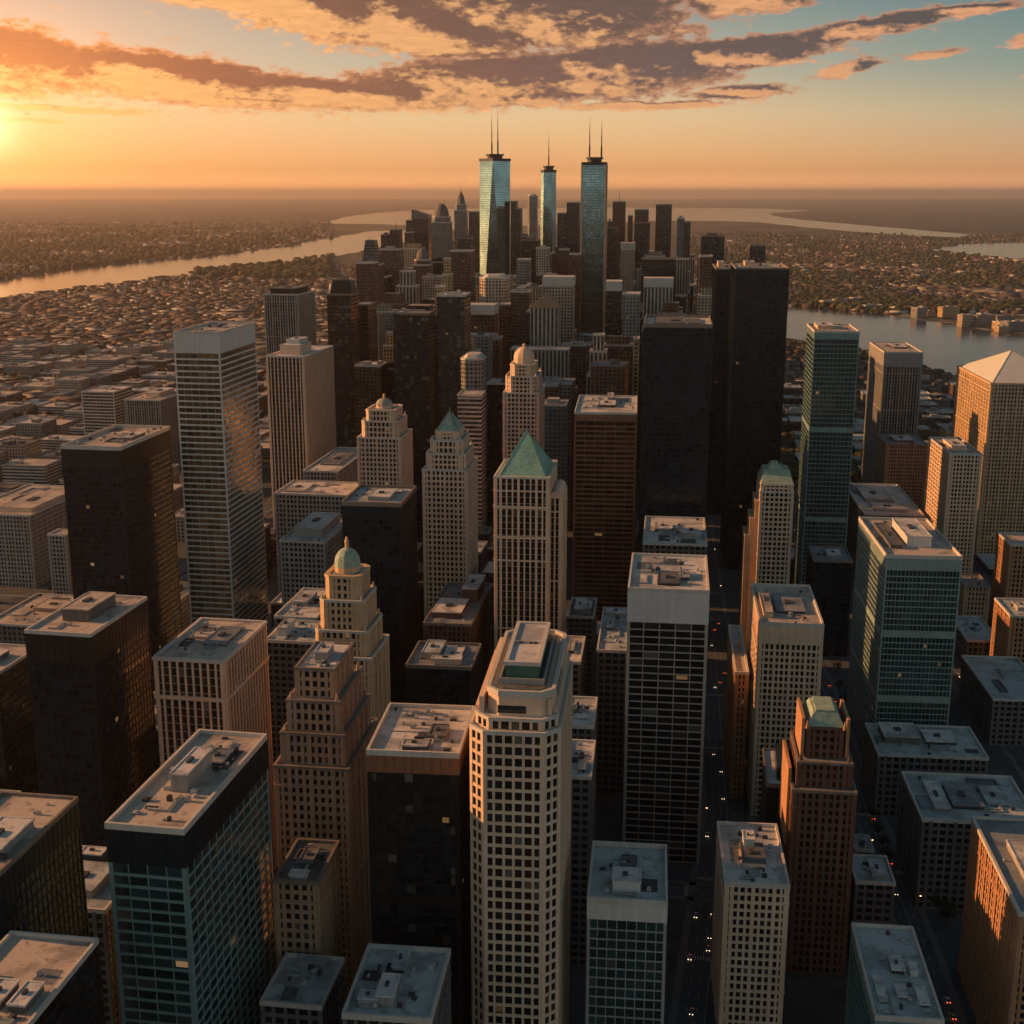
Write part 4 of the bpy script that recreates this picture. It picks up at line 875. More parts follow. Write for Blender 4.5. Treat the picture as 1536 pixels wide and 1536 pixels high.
def water_mat():
    m, t, b = newmat('water'); tc = t.n.new('ShaderNodeTexCoord')
    b.inputs['Base Color'].default_value = (.020,.035,.038,1); b.inputs['Roughness'].default_value = .13; b.inputs['IOR'].default_value = 1.33
    b.inputs['Specular IOR Level'].default_value = .9
    bp = t.n.new('ShaderNodeBump'); bp.inputs['Strength'].default_value = .25; bp.inputs['Distance'].default_value = 2
    t.put(bp.inputs['Height'], t.noise(tc.outputs['Object'], .02, 5, .6)); t.put(b.inputs['Normal'], bp.outputs[0])
    return m
WM = water_mat(); WATERS = []
def water(name, pts, jag=.03, n=6):
    r = random.Random(name); w = [onground(*p) for p in pts]; out = []
    for i in range(len(w)):
        a, b = w[i], w[(i+1) % len(w)]; L = math.dist(a, b)
        for k in range(n):
            s = k/n; j = L*jag if k else L*jag*.4
            nx, ny = (b[1]-a[1])/max(L,1), -(b[0]-a[0])/max(L,1); q = r.uniform(-j, j)
            out.append((a[0]+(b[0]-a[0])*s+nx*q, a[1]+(b[1]-a[1])*s+ny*q))
    WATERS.append(out)
    import bmesh
    bm = bmesh.new(); vs = [bm.verts.new((x, y, 1.0)) for x, y in out]; f = bm.faces.new(vs); f.normal_update()
    if f.normal.z < 0: f.normal_flip()
    bmesh.ops.triangulate(bm, faces=bm.faces[:])
    me = bpy.data.meshes.new(name); bm.to_mesh(me); bm.free(); me.materials.append(WM)
    o = bpy.data.objects.new(name, me); SC.collection.objects.link(o); tag(o, kind='structure')
water('west_river', [(-160,484),(0,450),(100,436),(200,424),(300,409),(400,398),(500,385),(560,373),(610,362),(660,352),(640,345),(600,346),(560,347),(497,358),(430,369),(370,377),(300,386),(200,393),(100,404),(0,420),(-160,446)])
water('north_bay', [(484,335.5),(512,326.5),(560,320),(620,315.5),(700,313),(900,311.5),(1060,312),(1150,313),(1215,316),(1180,318.5),(1150,320),(1178,327),(1250,334),(1330,341),(1400,347),(1455,352),(1440,356.5),(1360,353),(1300,349),(1200,340),(1140,333.5),(1080,331.5),(1000,331),(900,334),(760,340),(660,346),(640,339),(560,336)], .012)
water('east_inlet', [(1392,375),(1440,366.5),(1536,364),(1700,366),(1700,404),(1536,391),(1450,382.5)], .02)
water('east_river', [(1120,452),(1185,459),(1300,468),(1400,483),(1536,507),(1720,545),(1720,650),(1536,592),(1440,570),(1382,553),(1290,526),(1185,508),(1090,505)], .02)
def inpoly(x, y, p):
    c = False; j = len(p)-1
    for i in range(len(p)):
        if (p[i][1] > y) != (p[j][1] > y) and x < (p[j][0]-p[i][0])*(y-p[i][1])/(p[j][1]-p[i][1])+p[i][0]: c = not c
        j = i
    return c
def wet(x, y): return any(inpoly(x, y, w) for w in WATERS)
M_asph = plain('asphalt', (.085,.090,.096), .75, .3, .04)
M_pave = plain('pavement_stone', (.13,.125,.12), .85, .2, .08)
M_line = plain('road_paint', (.45,.44,.40), .7, .2, .3)
ROADS = []
def road(name, pts, w, lanes=4, z=.06, walk=True):
    ROADS.append((pts, w/2+3.5)); a = MB(); k1 = MB(); ln = MB()
    for i in range(len(pts)-1):
        p, q = pts[i], pts[i+1]; L = math.dist(p, q); t = ((q[0]-p[0])/L, (q[1]-p[1])/L); n = (t[1], -t[0])
        P = lambda u, s: (p[0]+t[0]*u+n[0]*s, p[1]+t[1]*u+n[1]*s)
        a.face([(*P(-.5,w/2),z),(*P(L+.5,w/2),z),(*P(L+.5,-w/2),z),(*P(-.5,-w/2),z)])
        if walk:
            for s in (-1, 1):
                s0, s1 = (w/2, w/2+3.5) if s > 0 else (-w/2-3.5, -w/2)
                k1.obox(P(0, 0), t, n, 0, L, s0, s1, -.2, .2)
        for j in range(1, lanes):
            s = -w/2+w*j/lanes; u = 0
            solid = (j == lanes//2)
            while u < L:
                e2 = min(L, u+(40 if solid else 4)); ln.face([(*P(u,s+.11),z+.05),(*P(e2,s+.11),z+.05),(*P(e2,s-.11),z+.05),(*P(u,s-.11),z+.05)]); u = e2 if solid else u+11
        for uu in (L*.33, L*.66):
            for j in range(int(w/1.3)):
                s = -w/2+.6+j*1.3; ln.face([(*P(uu,s+.3),z+.04),(*P(uu+3,s+.3),z+.04),(*P(uu+3,s-.3),z+.04),(*P(uu,s-.3),z+.04)])
    o = a.build(name, M_asph); tag(o, kind='structure')
    ln.build('road_markings', M_line, o)
    if walk: tag(k1.build('pavement', M_pave), kind='structure')
AV = [(66,380),(78,470),(125,690),(160,970),(184,1200),(207,1400),(228,1600)]
road('avenue', AV, 24, 6)
R2 = [(174,380),(195,558),(213,757),(228,900),(229,1130)]
road('east_road', R2, 13, 4)
R3 = [(-73,430),(-60,540),(-50,620)]
road('west_street', R3, 11, 3)
R4 = [(306,560),(328,760),(338,999),(400,1290),(410,1400)]
road('outer_road', R4, 16, 4)
R5 = [(372,600),(392,820),(404,1000)]
road('rail_strip', R5, 18, 7, walk=False)
road('cross_street', [(-40,626),(60,612),(104,604)], 12, 3, .02)
road('west_avenue', [(-700,1100),(-420,1130),(-300,1180),(-150,2000)], 18, 4)
road('west_lane', [(-390,700),(-350,950),(-300,1300),(-250,1700),(-230,2400)], 12, 3)

# ---------------------------------------------------------------- filling blocks of the grid
def corners(f, mg=0):
    cx, cyy, w, d, az = f[:5]; w += mg; d += mg; u = (cos(az), -sin(az)); v = (sin(az), cos(az))
    return [(cx+u[0]*a*w/2+v[0]*b*d/2, cyy+u[1]*a*w/2+v[1]*b*d/2) for a, b in ((-1,-1),(1,-1),(1,1),(-1,1))]
def overlap(A, B):
    for P in (A, B):
        for i in range(2):
            ax = (P[i+1][0]-P[i][0], P[i+1][1]-P[i][1]); a = [p[0]*ax[0]+p[1]*ax[1] for p in A]; b = [p[0]*ax[0]+p[1]*ax[1] for p in B]
            if max(a) <= min(b) or max(b) <= min(a): return False
    return True
CORN = [corners(f) for f in FOOT]
GRID = {}
def reg(c):
    for gx in range(int(floor(min(p[0] for p in c)/60)), int(floor(max(p[0] for p in c)/60))+1):
        for gy in range(int(floor(min(p[1] for p in c)/60)), int(floor(max(p[1] for p in c)/60))+1): GRID.setdefault((gx, gy), []).append(c)
for c_ in CORN: reg(c_)
def hits(c):
    x0, x1 = min(p[0] for p in c), max(p[0] for p in c); y0, y1 = min(p[1] for p in c), max(p[1] for p in c)
    for gx in range(int(floor(x0/60)), int(floor(x1/60))+1):
        for gy in range(int(floor(y0/60)), int(floor(y1/60))+1):
            for k in GRID.get((gx, gy), ()):
                if overlap(c, k): return True
    return False
if False:   # overlap report while laying out
    for i in range(len(FOOT)):
        for j in range(i):
            if overlap(CORN[i], CORN[j]): print('OVER', FOOT[i][5][:45], '|', FOOT[j][5][:45], [round(v) for v in FOOT[i][:4]], [round(v) for v in FOOT[j][:4]])
        for pts, hw in ROADS:
            for a, b in zip(pts, pts[1:]):
                L = math.dist(a, b); t = ((b[0]-a[0])/L, (b[1]-a[1])/L); n = (t[1], -t[0])
                q = [(a[0]+n[0]*s, a[1]+n[1]*s) for s in (-hw+3.5, hw-3.5)]+[(b[0]+n[0]*s, b[1]+n[1]*s) for s in (hw-3.5, -hw+3.5)]
                if overlap(CORN[i], q): print('ROAD', FOOT[i][5][:50], a, [round(v) for v in FOOT[i][:4]])
def segd(p, a, b):
    L2 = (b[0]-a[0])**2+(b[1]-a[1])**2; t = max(0, min(1, ((p[0]-a[0])*(b[0]-a[0])+(p[1]-a[1])*(b[1]-a[1]))/L2))
    return math.dist(p, (a[0]+(b[0]-a[0])*t, a[1]+(b[1]-a[1])*t))
FILL = []
def fill(x, y, w, d, h, az, zone, rnd):
    f = (x, y, w, d, az, zone); c = corners(f, 5)
    if hits(c): return
    r = min(w, d)/2+1
    for pts, hw in ROADS:
        for a, b in zip(pts, pts[1:]):
            if segd((x, y), a, b) < hw+r or any(segd(q, a, b) < hw for q in c): return
    if any(wet(*q) for q in c): return
    px, py = proj(x, y, h); 
    if px < -90 or px > 1626 or py > 1640: return
    reg(corners(f)); key = rnd.choice(zone[3]); fm = FM[key]
    rm = rnd.choice(zone[4]); e = empty(zone[0], zone[1][key], 'building', (x, y, 0), -az, zone[2])
    P = rect(w, d); m = MB(); m.prism(P, 0, h, False, 4.2, 4.0); s = m.build('wall', fm, e)
    m = MB(); m.prism(offset(P, -.4), h-.9, h-.1, True); m.build('roof', rm, e)
    m = MB(); ring(m, P, .25, .5, h-1.2, h+.8); m.build('parapet', rnd.choice((M_cap, M_cap, M_capd, M_grey)), e)
    for k in range(rnd.randint(1, 3)):
        a, b = rnd.uniform(.1, .32)*w, rnd.uniform(.1, .32)*d; cx, cyy = rnd.uniform(-w/2+a, w/2-a), rnd.uniform(-d/2+b, d/2-b); hh = rnd.uniform(1.5, 4.5)
        m = MB(); m.box(cx-a/2, cx+a/2, cyy-b/2, cyy+b/2, h-.2, h+hh); m.build('penthouse', rnd.choice((M_grey, M_mid, M_unit, rm)), e)
    if h > 60 and rnd.random() < .5:
        m = MB(); m.prism(rect(w*.7, d*.7), h-.2, h+rnd.uniform(5, 14), True, 4.2, 4); m.build('setback', fm, e)
    if y < 1200:
        for k in range(4):
            a = rnd.uniform(1.2, 3.2); cx, cyy = rnd.uniform(-w/2+3, w/2-3), rnd.uniform(-d/2+3, d/2-3)
            m = MB(); m.box(cx-a/2, cx+a/2, cyy-a/2, cyy+a*.3, h-.1, h+rnd.uniform(.8, 2)); m.build('air_unit', rnd.choice((M_unit, M_unitd)), e)
    FILL.append((e, f, h))
WN = {'dark':'dark-walled','black':'black-walled','brown':'brown-walled','grey':'grey-walled','cream':'cream-walled','ribs':'pale ribbed','bands':'white banded','gold':'golden-walled','blue':'blue-grey glass-walled'}
def zone(name, phrase, group, keys, roofs):
    return (name, {k: 'one of the '+WN[k]+' '+phrase for k in WN}, group, keys, roofs)
Z_core = zone('office_tower','towers packed in the hazy skyline behind the front rows','towers packed in the skyline',['brown','grey','cream','dark','grey','brown','ribs','gold','black'],[M_roofs[0], M_roofs[4]])
Z_mid = zone('office_block','flat-roofed blocks in the gaps between the nearer towers','blocks between the nearer towers',['dark','brown','grey','black','dark'],[M_roofs[1], M_roofs[0], M_roofs[3], M_roofs[4]])
Z_west = zone('low_block','low flat-roofed blocks in the western flats','low blocks in the western flats',['brown','cream','grey','brown','bands'],[M_roofs[2], M_roofs[0], M_roofs[2], M_roofs[3]])
Z_east = zone('low_block','low flat-roofed blocks between the east road and the river','low blocks towards the east river',['dark','grey','brown','dark','gold'],[M_roofs[1], M_roofs[0], M_roofs[4]])
rnd = random.Random(11)
AZ = radians(8.5); U = (cos(AZ), -sin(AZ)); VV = (sin(AZ), cos(AZ))
def ptop(y_px, Y): return H-Y*tan(PITCH+atan((y_px-768)/F))
# core
t = 560.0
while t < 3500:
    pitch = 46 if t < 1200 else 52
    for i in range(-26, 60):
        s = i*pitch+rnd.uniform(-3, 3)+(6 if i % 3 else -2); x, y = U[0]*s+VV[0]*t, U[1]*s+VV[1]*t
        if y < 520: continue
        px, py = proj(x, y, 0)
        if y > 1250:
            lo, hi = 545+max(0, (1900-y))*.0, 1085
            if not (lo < px < hi): continue
            # skyline envelope as the photograph has it: high in the middle, falling to both ends
            env = 338+abs(px-790)*.17 if y > 1950 else 395+abs(px-800)*.16
            h = ptop(rnd.uniform(env, env+85), y)*rnd.choice((1, 1, .9, .75)); h = max(30, min(h, 262))
            if y > 3000: h *= .7
            for (c0, c1, yl) in ((858,922,512),(708,768,410),(800,842,376)):
                if c0-8 < px < c1+8 and proj(x, y, h)[1] < yl: h = max(22, ptop(yl+4, y))
            for (c0, c1, yl, fy) in FARS:      # leave the named towers their view
                if y < fy and c0-20000/y < px < c1+20000/y and proj(x, y, h)[1] < yl+38: h = max(18, ptop(yl+rnd.uniform(40, 60), y))
            fill(x, y, rnd.uniform(26, 38), rnd.uniform(26, 40), h, AZ+rnd.uniform(-.03, .03), Z_core, rnd)
        elif 330 < px < 1230 or (px < 330 and y < 900):
            fill(x, y, rnd.uniform(28, 38), rnd.uniform(30, 44), rnd.choice((14, 20, 28, 36, 45, 60))*rnd.uniform(.8, 1.2)*(1 if y < 900 else 1.2), AZ, Z_mid, rnd)
    t += 56 if t < 1200 else 66
# west and east flats
nW = nE = 0
t = 700.0
while t < 2900:
    for i in range(-34, 40):
        s = i*74+rnd.uniform(-9, 9); x, y = U[0]*s+VV[0]*t, U[1]*s+VV[1]*t; px, py = proj(x, y, 0)
        if -80 < px < 470+max(0, (t-1500)*.05) and y > 780 and rnd.random() < .9 and nW < 190:
            k = len(FILL); fill(x, y, rnd.uniform(34, 62), rnd.uniform(30, 58), rnd.choice((9, 13, 18, 26, 34))*rnd.uniform(.8, 1.2)*(1.2 if y < 1700 else .75), radians(10)+rnd.uniform(-.04, .04), Z_west, rnd); nW += len(FILL)-k
        if 1120 < px < 1620 and y < 2300 and rnd.random() < .85 and nE < 90:
            k = len(FILL); fill(x, y, rnd.uniform(28, 56), rnd.uniform(26, 54), rnd.choice((7, 10, 14, 22))*rnd.uniform(.8, 1.2), radians(6)+rnd.uniform(-.04, .04), Z_east, rnd); nE += len(FILL)-k
    t += 70
# waterfront slabs over the east river, warm in the last sun
Z_shore = zone('shore_block','blocks lined up on the far bank of the east river','blocks on the far bank of the east river',['gold','grey','cream','grey'],[M_roofs[0], M_roofs[2]])
for k in range(34):
    px = rnd.uniform(1175, 1536); b = 459+(px-1185)*.135 if px > 1185 else 459
    x, y = onground(px, b-rnd.uniform(2, 16)); fill(x, y, rnd.uniform(24, 60), rnd.uniform(20, 34), rnd.uniform(10, 34), radians(-14)+rnd.uniform(-.2, .2), Z_shore, rnd)

# ---------------------------------------------------------------- far houses and woods (too many to count)
import numpy as np
def mass(name, mats, verts, faces, mi, label=None):
    me = bpy.data.meshes.new(name); v = np.array(verts, dtype=np.float32); f = np.array(faces, dtype=np.int32)
    me.vertices.add(len(v)); me.vertices.foreach_set('co', v.ravel()); n, k = f.shape
    me.loops.add(n*k); me.loops.foreach_set('vertex_index', f.ravel()); me.polygons.add(n)
    me.polygons.foreach_set('loop_start', np.arange(0, n*k, k, dtype=np.int32))
    for m_ in mats: me.materials.append(m_)
    me.polygons.foreach_set('material_index', np.array(mi, dtype=np.int32)); me.update(); me.validate()
    o = bpy.data.objects.new(name, me); SC.collection.objects.link(o); tag(o, kind='stuff'); return o
HM = [plain('house_pale', (.24,.21,.18), .8, .3, .01), plain('house_brown', (.10,.07,.052), .8, .3, .01), plain('house_dark', (.06,.055,.05), .8, .3, .01), plain('house_brick', (.14,.08,.055), .8, .3, .01), plain('house_white', (.42,.39,.35), .7, .2, .01)]
BOX = [(0,1,5,4),(1,2,6,5),(2,3,7,6),(3,0,4,7),(4,5,6,7)]
def town(name, n, test, ymin, ymax, pxr, seed, size=(9, 26), hh=(4, 12)):
    r = random.Random(seed); V_, F_, M_ = [], [], []; c = 0; tries = 0
    while c < n and tries < n*6:
        tries += 1; px = r.uniform(*pxr); py = ymin+(ymax-ymin)*(r.random()**.75); x, y = onground(px, py)
        # streets of the suburb leave dark lines
        s = x*U[0]+y*U[1]; t_ = x*VV[0]+y*VV[1]
        if (s % 95) < 16 or (t_ % 150) < 16 or not test(px, py) or wet(x, y): continue
        if y < 3000 and hits(corners((x, y, 30, 30, 0))): continue
        w, d, h = r.uniform(*size)/2, r.uniform(*size)/2, r.uniform(*hh)
        if r.random() < .08: w *= 2.4; d *= 1.8
        g = r.random() < .45 and w < 9; a = AZ+r.choice((0, 0, .05, pi/2)); ca, sa = cos(a), sin(a); i = len(V_)
        P = [(-w,-d),(w,-d),(w,d),(-w,d)]
        for z in (0, h):
            for (p, q) in P: V_.append((x+p*ca+q*sa, y-p*sa+q*ca, z))
        mi = r.choice((0, 1, 1, 2, 3, 3, 4)); ri = r.choice((2, 1, 2, 0, 4 if r.random() < .15 else 2))
        for k, f in enumerate(BOX): F_.append(tuple(i+j for j in f)); M_.append(ri if k == 4 else mi)
        if g:
            j = len(V_)
            for (p, q) in ((-w,0),(w,0)): V_.append((x+p*ca+q*sa, y-p*sa+q*ca, h+w*.5))
            for f in ((i+4,i+5,j+1,j),(i+6,i+7,j,j+1)): F_.append(f); M_.append(ri)
            F_.append((i+5,i+6,j+1,j+1)); M_.append(mi); F_.append((i+7,i+4,j,j)); M_.append(mi)
            F_[-2] = (i+5,i+6,j+1,i+5); F_[-1] = (i+7,i+4,j,i+7)
        c += 1
    # drop degenerate quads by nudging them
    F2, M2 = [], []
    for f, mm in zip(F_, M_):
        if len(set(f)) == 4: F2.append(f); M2.append(mm)
    return mass(name, HM, V_, F2, M2)
west = lambda px, py: px < 560
east = lambda px, py: px > 1020
town('western_suburb', 8000, west, 396, 600, (-120, 560), 1)
town('suburb_over_the_west_river', 4000, west, 330, 420, (-120, 500), 2, (14, 40), (5, 14))
town('suburb_over_the_east_river', 8500, east, 352, 470, (1020, 1640), 3)
town('western_low_rise', 1500, west, 420, 620, (-120, 560), 14, (14, 40), (6, 14))
town('eastern_low_rise', 900, east, 380, 455, (1020, 1640), 15, (20, 60), (6, 16))
town('eastern_waterside', 1500, east, 520, 700, (1130, 1640), 4, (8, 20), (4, 9))
TM = [plain('leaves_dark', (.030,.038,.016), .9, .4, .02), plain('leaves_mid', (.050,.052,.022), .9, .4, .02), plain('leaves_rust', (.080,.050,.022), .9, .4, .02)]
ICO_V = []; ph = (1+sqrt(5))/2
for a, b in ((-1,ph),(1,ph),(-1,-ph),(1,-ph)): ICO_V += [(a,b,0)]
for a, b in ((-1,ph),(1,ph),(-1,-ph),(1,-ph)): ICO_V += [(0,a,b)]
for a, b in ((ph,-1),(ph,1),(-ph,-1),(-ph,1)): ICO_V += [(a,0,b)]
ICO_F = [(0,11,5),(0,5,1),(0,1,7),(0,7,10),(0,10,11),(1,5,9),(5,11,4),(11,10,2),(10,7,6),(7,1,8),(3,9,4),(3,4,2),(3,2,6),(3,6,8),(3,8,9),(4,9,5),(2,4,11),(6,2,10),(8,6,7),(9,8,1)]
def woods(name, n, test, ymin, ymax, pxr, seed, size=(3, 8)):
    r = random.Random(seed); V_, F_, M_ = [], [], []; c = 0; tries = 0
    while c < n and tries < n*8:
        tries += 1; px = r.uniform(*pxr); py = ymin+(ymax-ymin)*(r.random()**.8); x, y = onground(px, py)
        if not test(px, py) or wet(x, y): continue
        if (sin(x*.006+1)+sin(y*.004+x*.003)+r.uniform(-1.3, 1.3)) < .1: continue
        if y < 3000 and hits(corners((x, y, 16, 16, 0))): continue
        if y < 2700 and any(segd((x, y), a, b) < hw for pts, hw in ROADS for a, b in zip(pts, pts[1:])): continue
        s = r.uniform(*size); mi = r.choice((0, 0, 1, 1, 2)); i = len(V_); z = s*.8
        for (a, b, cc) in ICO_V:
            k = s*r.uniform(.42, .68); V_.append((x+a*k*1.1, y+b*k*1.1, z+cc*k*.85))
        for f in ICO_F: F_.append(tuple(i+j for j in f)); M_.append(mi)
        c += 1
    return mass(name, TM, V_, F_, M_)
woods('western_woods', 6500, west, 398, 640, (-120, 580), 5)
woods('woods_over_the_west_river', 3500, west, 335, 420, (-120, 500), 6, (9, 20))
woods('woods_over_the_east_river', 8000, east, 350, 470, (1020, 1640), 7, (6, 13))
woods('eastern_riverside_woods', 1800, east, 515, 720, (1110, 1640), 8)

# ---------------------------------------------------------------- street life
def make_tree(label, x, y, hh, seed, group):
    r = random.Random(seed); e = empty('tree', label, 'tree', (x, y, 0), 0, group)
    m = MB(); m.prism(ngon(.3, 7), 0, hh*.4, True, poly2=ngon(.18, 7))
    for k in range(4):
        a = k*1.6+r.random(); bx, by = cos(a)*hh*.2, sin(a)*hh*.2
        m.prism(ngon(.12, 5, 0, 0), hh*.36, hh*.66, True, poly2=ngon(.05, 5, bx, by))
    m.build('trunk', plain('bark', (.06,.045,.035), .9, .3, .5), e)
    m = MB(); lobes = [(r.gauss(0, .17)*hh, r.gauss(0, .17)*hh, hh*r.uniform(.48, .88), hh*r.uniform(.12, .22)) for _ in range(9)]
    for k in range(420):
        lx, ly, lz, lr = r.choice(lobes); a, b = r.uniform(0, 2*pi), math.acos(r.uniform(-1, 1)); q = lr*r.uniform(.6, 1.08)
        c = Vector((lx+q*sin(b)*cos(a), ly+q*sin(b)*sin(a), lz+q*cos(b)*.8)); s = hh*.03
        u = Vector((r.gauss(0,1), r.gauss(0,1), r.gauss(0,1))).normalized(); w = u.cross(Vector((r.gauss(0,1), r.gauss(0,1), r.gauss(0,1)))).normalized()
        m.face([tuple(c-u*s-w*s), tuple(c+u*s-w*s*.7), tuple(c+u*s+w*s), tuple(c-u*s*.8+w*s)], mi=r.choice((0, 0, 1)))
    m.build('crown', [TM[0], TM[1]], e); return e
tg = 'street trees beside the east road'
k = 0
for (px, py, hh) in ((1398,1352,13),(1412,1338,15),(1424,1362,14),(1408,1378,12),(1436,1340,13),(1420,1392,12),(1296,1190,9),(1303,1212,9),(1309,1234,10),(1316,1256,9),(1322,1276,9),(1329,1300,10),(1254,1010,9),(1259,1036,9),(1264,1058,9),(1340,1110,9),(1350,1142,9)):
    x, y = onground(px, py)
    c = corners((x, y, 3, 3, 0))
    if hits(c): continue
    make_tree('dark leafy street tree standing along the kerb of the east road' if k > 5 else 'dark tree in the small cluster below the patchwork-roofed block', x, y, hh, k, tg if k > 5 else 'trees below the patchwork-roofed block'); k += 1
def emis(name, col, s):
    m, t, b = newmat(name); b.inputs['Base Color'].default_value = (*col, 1); b.inputs['Emission Color'].default_value = (*col, 1); b.inputs['Emission Strength'].default_value = s; return m
L_head = emis('headlight', (1, .78, .45), 2.5); L_tail = emis('tail_light', (1, .12, .03), 3); L_lamp = emis('street_lamp_glow', (1, .5, .16), 5)
PAINT = {'white': plain('paint_white', (.6,.6,.58), .35, .05, 1, spec=.5), 'black': plain('paint_black', (.02,.02,.02), .3, .05, 1, spec=.5), 'grey': plain('paint_grey', (.2,.2,.21), .35, .05, 1, spec=.5), 'red': plain('paint_red', (.3,.03,.02), .35, .05, 1, spec=.5), 'yellow': plain('paint_yellow', (.6,.33,.04), .35, .05, 1, spec=.5)}
def make_car(col):
    e = empty('car', 'x', 'car', (0,0,0))
    m = MB(); m.prism([(-.9,-2.2),(.9,-2.2),(.9,2.2),(-.9,2.2)], .3, .85, True, poly2=[(-.88,-2.1),(.88,-2.1),(.88,2.1),(-.88,2.1)])
    m.build('body', PAINT[col], e)
    m = MB(); m.prism([(-.85,-1.7),(.85,-1.7),(.85,.9),(-.85,.9)], .84, 1.42, True, poly2=[(-.65,-1.2),(.65,-1.2),(.65,.3),(-.65,.3)]); c = m.build('cabin', G_blk, e)
    m = MB(); m.box(-.63, .63, -1.15, .25, 1.4, 1.46); m.build('car_roof', PAINT[col], c)
    for sx in (-1, 1):
        for sy in (-1.4, 1.4):
            m = MB(); n = 10; r = .34; pts = [(sy+r*cos(2*pi*i/n), r+r*sin(2*pi*i/n)) for i in range(n)]
            for i in range(n):
                a, b = pts[i], pts[(i+1)%n]; m.face([(sx*.72,a[0],a[1]),(sx*.93,a[0],a[1]),(sx*.93,b[0],b[1]),(sx*.72,b[0],b[1])])
            m.face([(sx*.93, *p) for p in pts]); m.build('wheel', M_black, e)
        m = MB(); m.box(sx*.65-.18, sx*.65+.18, 2.12, 2.26, .5, .74); m.build('headlight', L_head, e)
        m = MB(); m.box(sx*.65-.18, sx*.65+.18, -2.26, -2.12, .55, .78); m.build('tail_light', L_tail, e)
    return e
def dup(root, loc, rz, label, group):
    r = root.copy(); SC.collection.objects.link(r); r.location = loc; r.rotation_euler = (0,0,rz); r['label'] = label; r['group'] = group
    for ch in list(root.children):
        c = ch.copy(); SC.collection.objects.link(c); c.parent = r
        for gch in ch.children:
            d2 = gch.copy(); SC.collection.objects.link(d2); d2.parent = c
    return r
protos = {c: make_car(c) for c in PAINT}
rc = random.Random(4); used = {}
def cars_on(pts, w, lanes, n, where, grp):
    for _ in range(n):
        i = rc.randrange(len(pts)-1); p, q = pts[i], pts[i+1]; u = rc.uniform(.03, .97); lane = rc.randrange(lanes); s = -w/2+w*(lane+.5)/lanes
        L = math.dist(p, q); t = ((q[0]-p[0])/L, (q[1]-p[1])/L); n_ = (t[1], -t[0]); x, y = p[0]+t[0]*L*u+n_[0]*s, p[1]+t[1]*L*u+n_[1]*s
        if any(math.dist((x, y), k) < 9 for k in used): continue
        px, py = proj(x, y, 0)
        if not (0 < px < 1536 and py < 1536): continue
        used[(x, y)] = 1; away = lane >= lanes/2; col = rc.choice(list(PAINT)); rz = -math.atan2(t[0], t[1])+(0 if away else pi)
        lab = f'{col} car driving {"away with red tail lights" if away else "this way with headlights on"}, {where}'
        pr = protos[col]
        if pr['label'] == 'x': pr.location = (x, y, .1); pr.rotation_euler = (0,0,rz); pr['label'] = lab; pr['group'] = grp
        else: dup(pr, (x, y, .1), rz, lab, grp)
cars_on(AV[:5], 24, 6, 46, 'on the wide avenue', 'cars on the wide avenue')
cars_on(R2[:4], 13, 4, 24, 'on the east road', 'cars on the east road')
cars_on(R3, 11, 3, 6, 'in the narrow west street', 'cars in the narrow west street')
cars_on(R4[:3], 16, 4, 10, 'on the outer road', 'cars on the outer road')
for pr in protos.values():
    if pr['label'] == 'x':
        for ch in list(pr.children_recursive): bpy.data.objects.remove(ch)
        bpy.data.objects.remove(pr)
def lamp(x, y, rz, where, grp):
    e = empty('street_lamp', 'slim street lamp with a glowing amber head '+where, 'street lamp', (x, y, .1), rz, grp)
    m = MB(); m.prism(ngon(.12, 6), 0, 9, True, poly2=ngon(.07, 6)); m.build('pole', M_steel, e)
    m = MB(); m.box(0, 2.2, -.05, .05, 8.85, 8.95, True); m.build('arm', M_steel, e)
    m = MB(); m.box(1.7, 2.5, -.18, .18, 8.68, 8.84, True); m.build('lamp_head', L_lamp, e)
for pts, hw, y0, y1, step, wh in ((AV, 14, 620, 1300, 62, 'on the avenue kerb'), (R2, 9, 470, 1000, 58, 'on the east road kerb'), (R4, 10, 820, 1100, 70, 'on the outer road kerb'), (R3, 7.5, 470, 610, 45, 'on the west street kerb')):
    y = y0; sd_ = 1
    while y < y1:
        for a, b in zip(pts, pts[1:]):
            if a[1] <= y < b[1]:
                x = a[0]+(b[0]-a[0])*(y-a[1])/(b[1]-a[1]); lamp(x+sd_*hw, y, pi if sd_ > 0 else 0, wh, 'street lamps '+wh)
        y += step; sd_ = -sd_

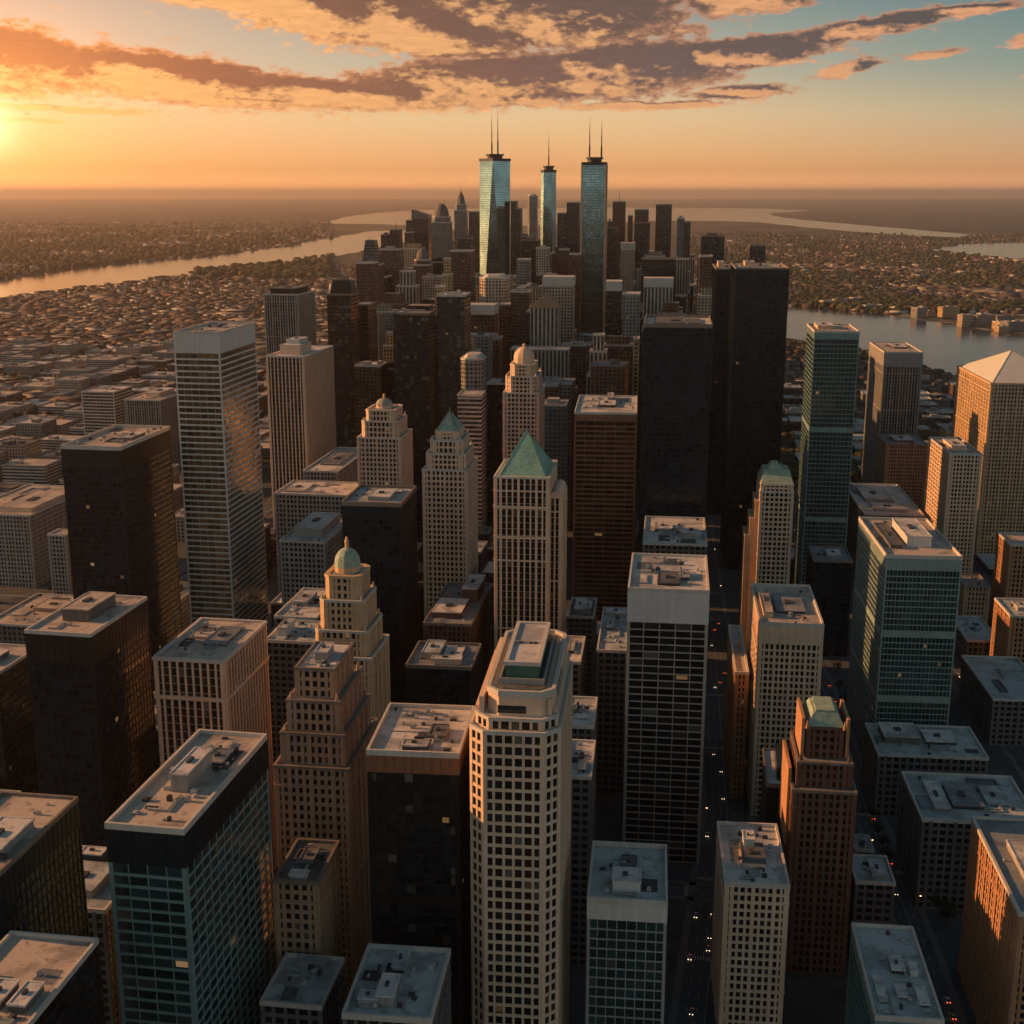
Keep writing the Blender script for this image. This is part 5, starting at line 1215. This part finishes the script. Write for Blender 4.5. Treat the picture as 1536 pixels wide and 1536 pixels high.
# leave out filling blocks that nothing of shows from the camera's side
from mathutils.bvhtree import BVHTree
bv, bf, bo = [], [], []
def addbox(c, h, owner):
    i = len(bv); bv.extend([(x, y, 0) for x, y in c]+[(x, y, h) for x, y in c])
    for f in ((0,1,5,4),(1,2,6,5),(2,3,7,6),(3,0,4,7),(4,5,6,7)): bf.append([i+j for j in f]); bo.append(owner)
for f in FOOT: addbox(corners(f, -1), f[6]-2, None)
for i, (e, f, h) in enumerate(FILL): addbox(corners(f), h, i)
tree = BVHTree.FromPolygons(bv, bf); gone = []; ncull = 0
for i, (e, f, h) in enumerate(FILL):
    x, y, w, d, az = f[:5]; seen = False; u = (cos(az), -sin(az)); v = (sin(az), cos(az))
    for ox in (0, -14, 14):
        for fx in (-.48, -.24, 0, .24, .48):
            for (fy, hz) in ((-.5, h-.5), (-.5, h*.75), (-.5, h*.4), (0, h), (.48, h)):
                P = Vector((x+u[0]*fx*w+v[0]*fy*d, y+u[1]*fx*w+v[1]*fy*d, hz)); o0 = Vector((ox, 0, H)); dv = (P-o0).normalized()
                loc, nn, idx, dist_ = tree.ray_cast(o0, dv)
                if idx is not None and bo[idx] == i: seen = True; break
            if seen: break
        if seen: break
    if not seen:
        ncull += 1; gone.append(e)
        for c in e.children: gone.append(c); gone += list(c.children)
bpy.data.batch_remove(gone)
print('FILL', len(FILL), 'culled', ncull)

# ---------------------------------------------------------------- air
hz = MB(); hx, hy0, hy1, ztop = 90500, -90500, 90500, 560
hz.box(-hx, hx, hy0, hy1, -1, ztop, True)
hm = bpy.data.materials.new('haze'); hm.use_nodes = True; nt = hm.node_tree; nt.nodes.clear()
ho = nt.nodes.new('ShaderNodeOutputMaterial'); pv = nt.nodes.new('ShaderNodeVolumePrincipled'); nt.links.new(pv.outputs[0], ho.inputs['Volume'])
pv.inputs['Color'].default_value = (.94, .84, .78, 1); pv.inputs['Density'].default_value = 3.3e-5; pv.inputs['Anisotropy'].default_value = .86
hm.cycles.homogeneous_volume = True if hasattr(hm.cycles, 'homogeneous_volume') else None
hob = hz.build('haze', hm); tag(hob, kind='stuff')
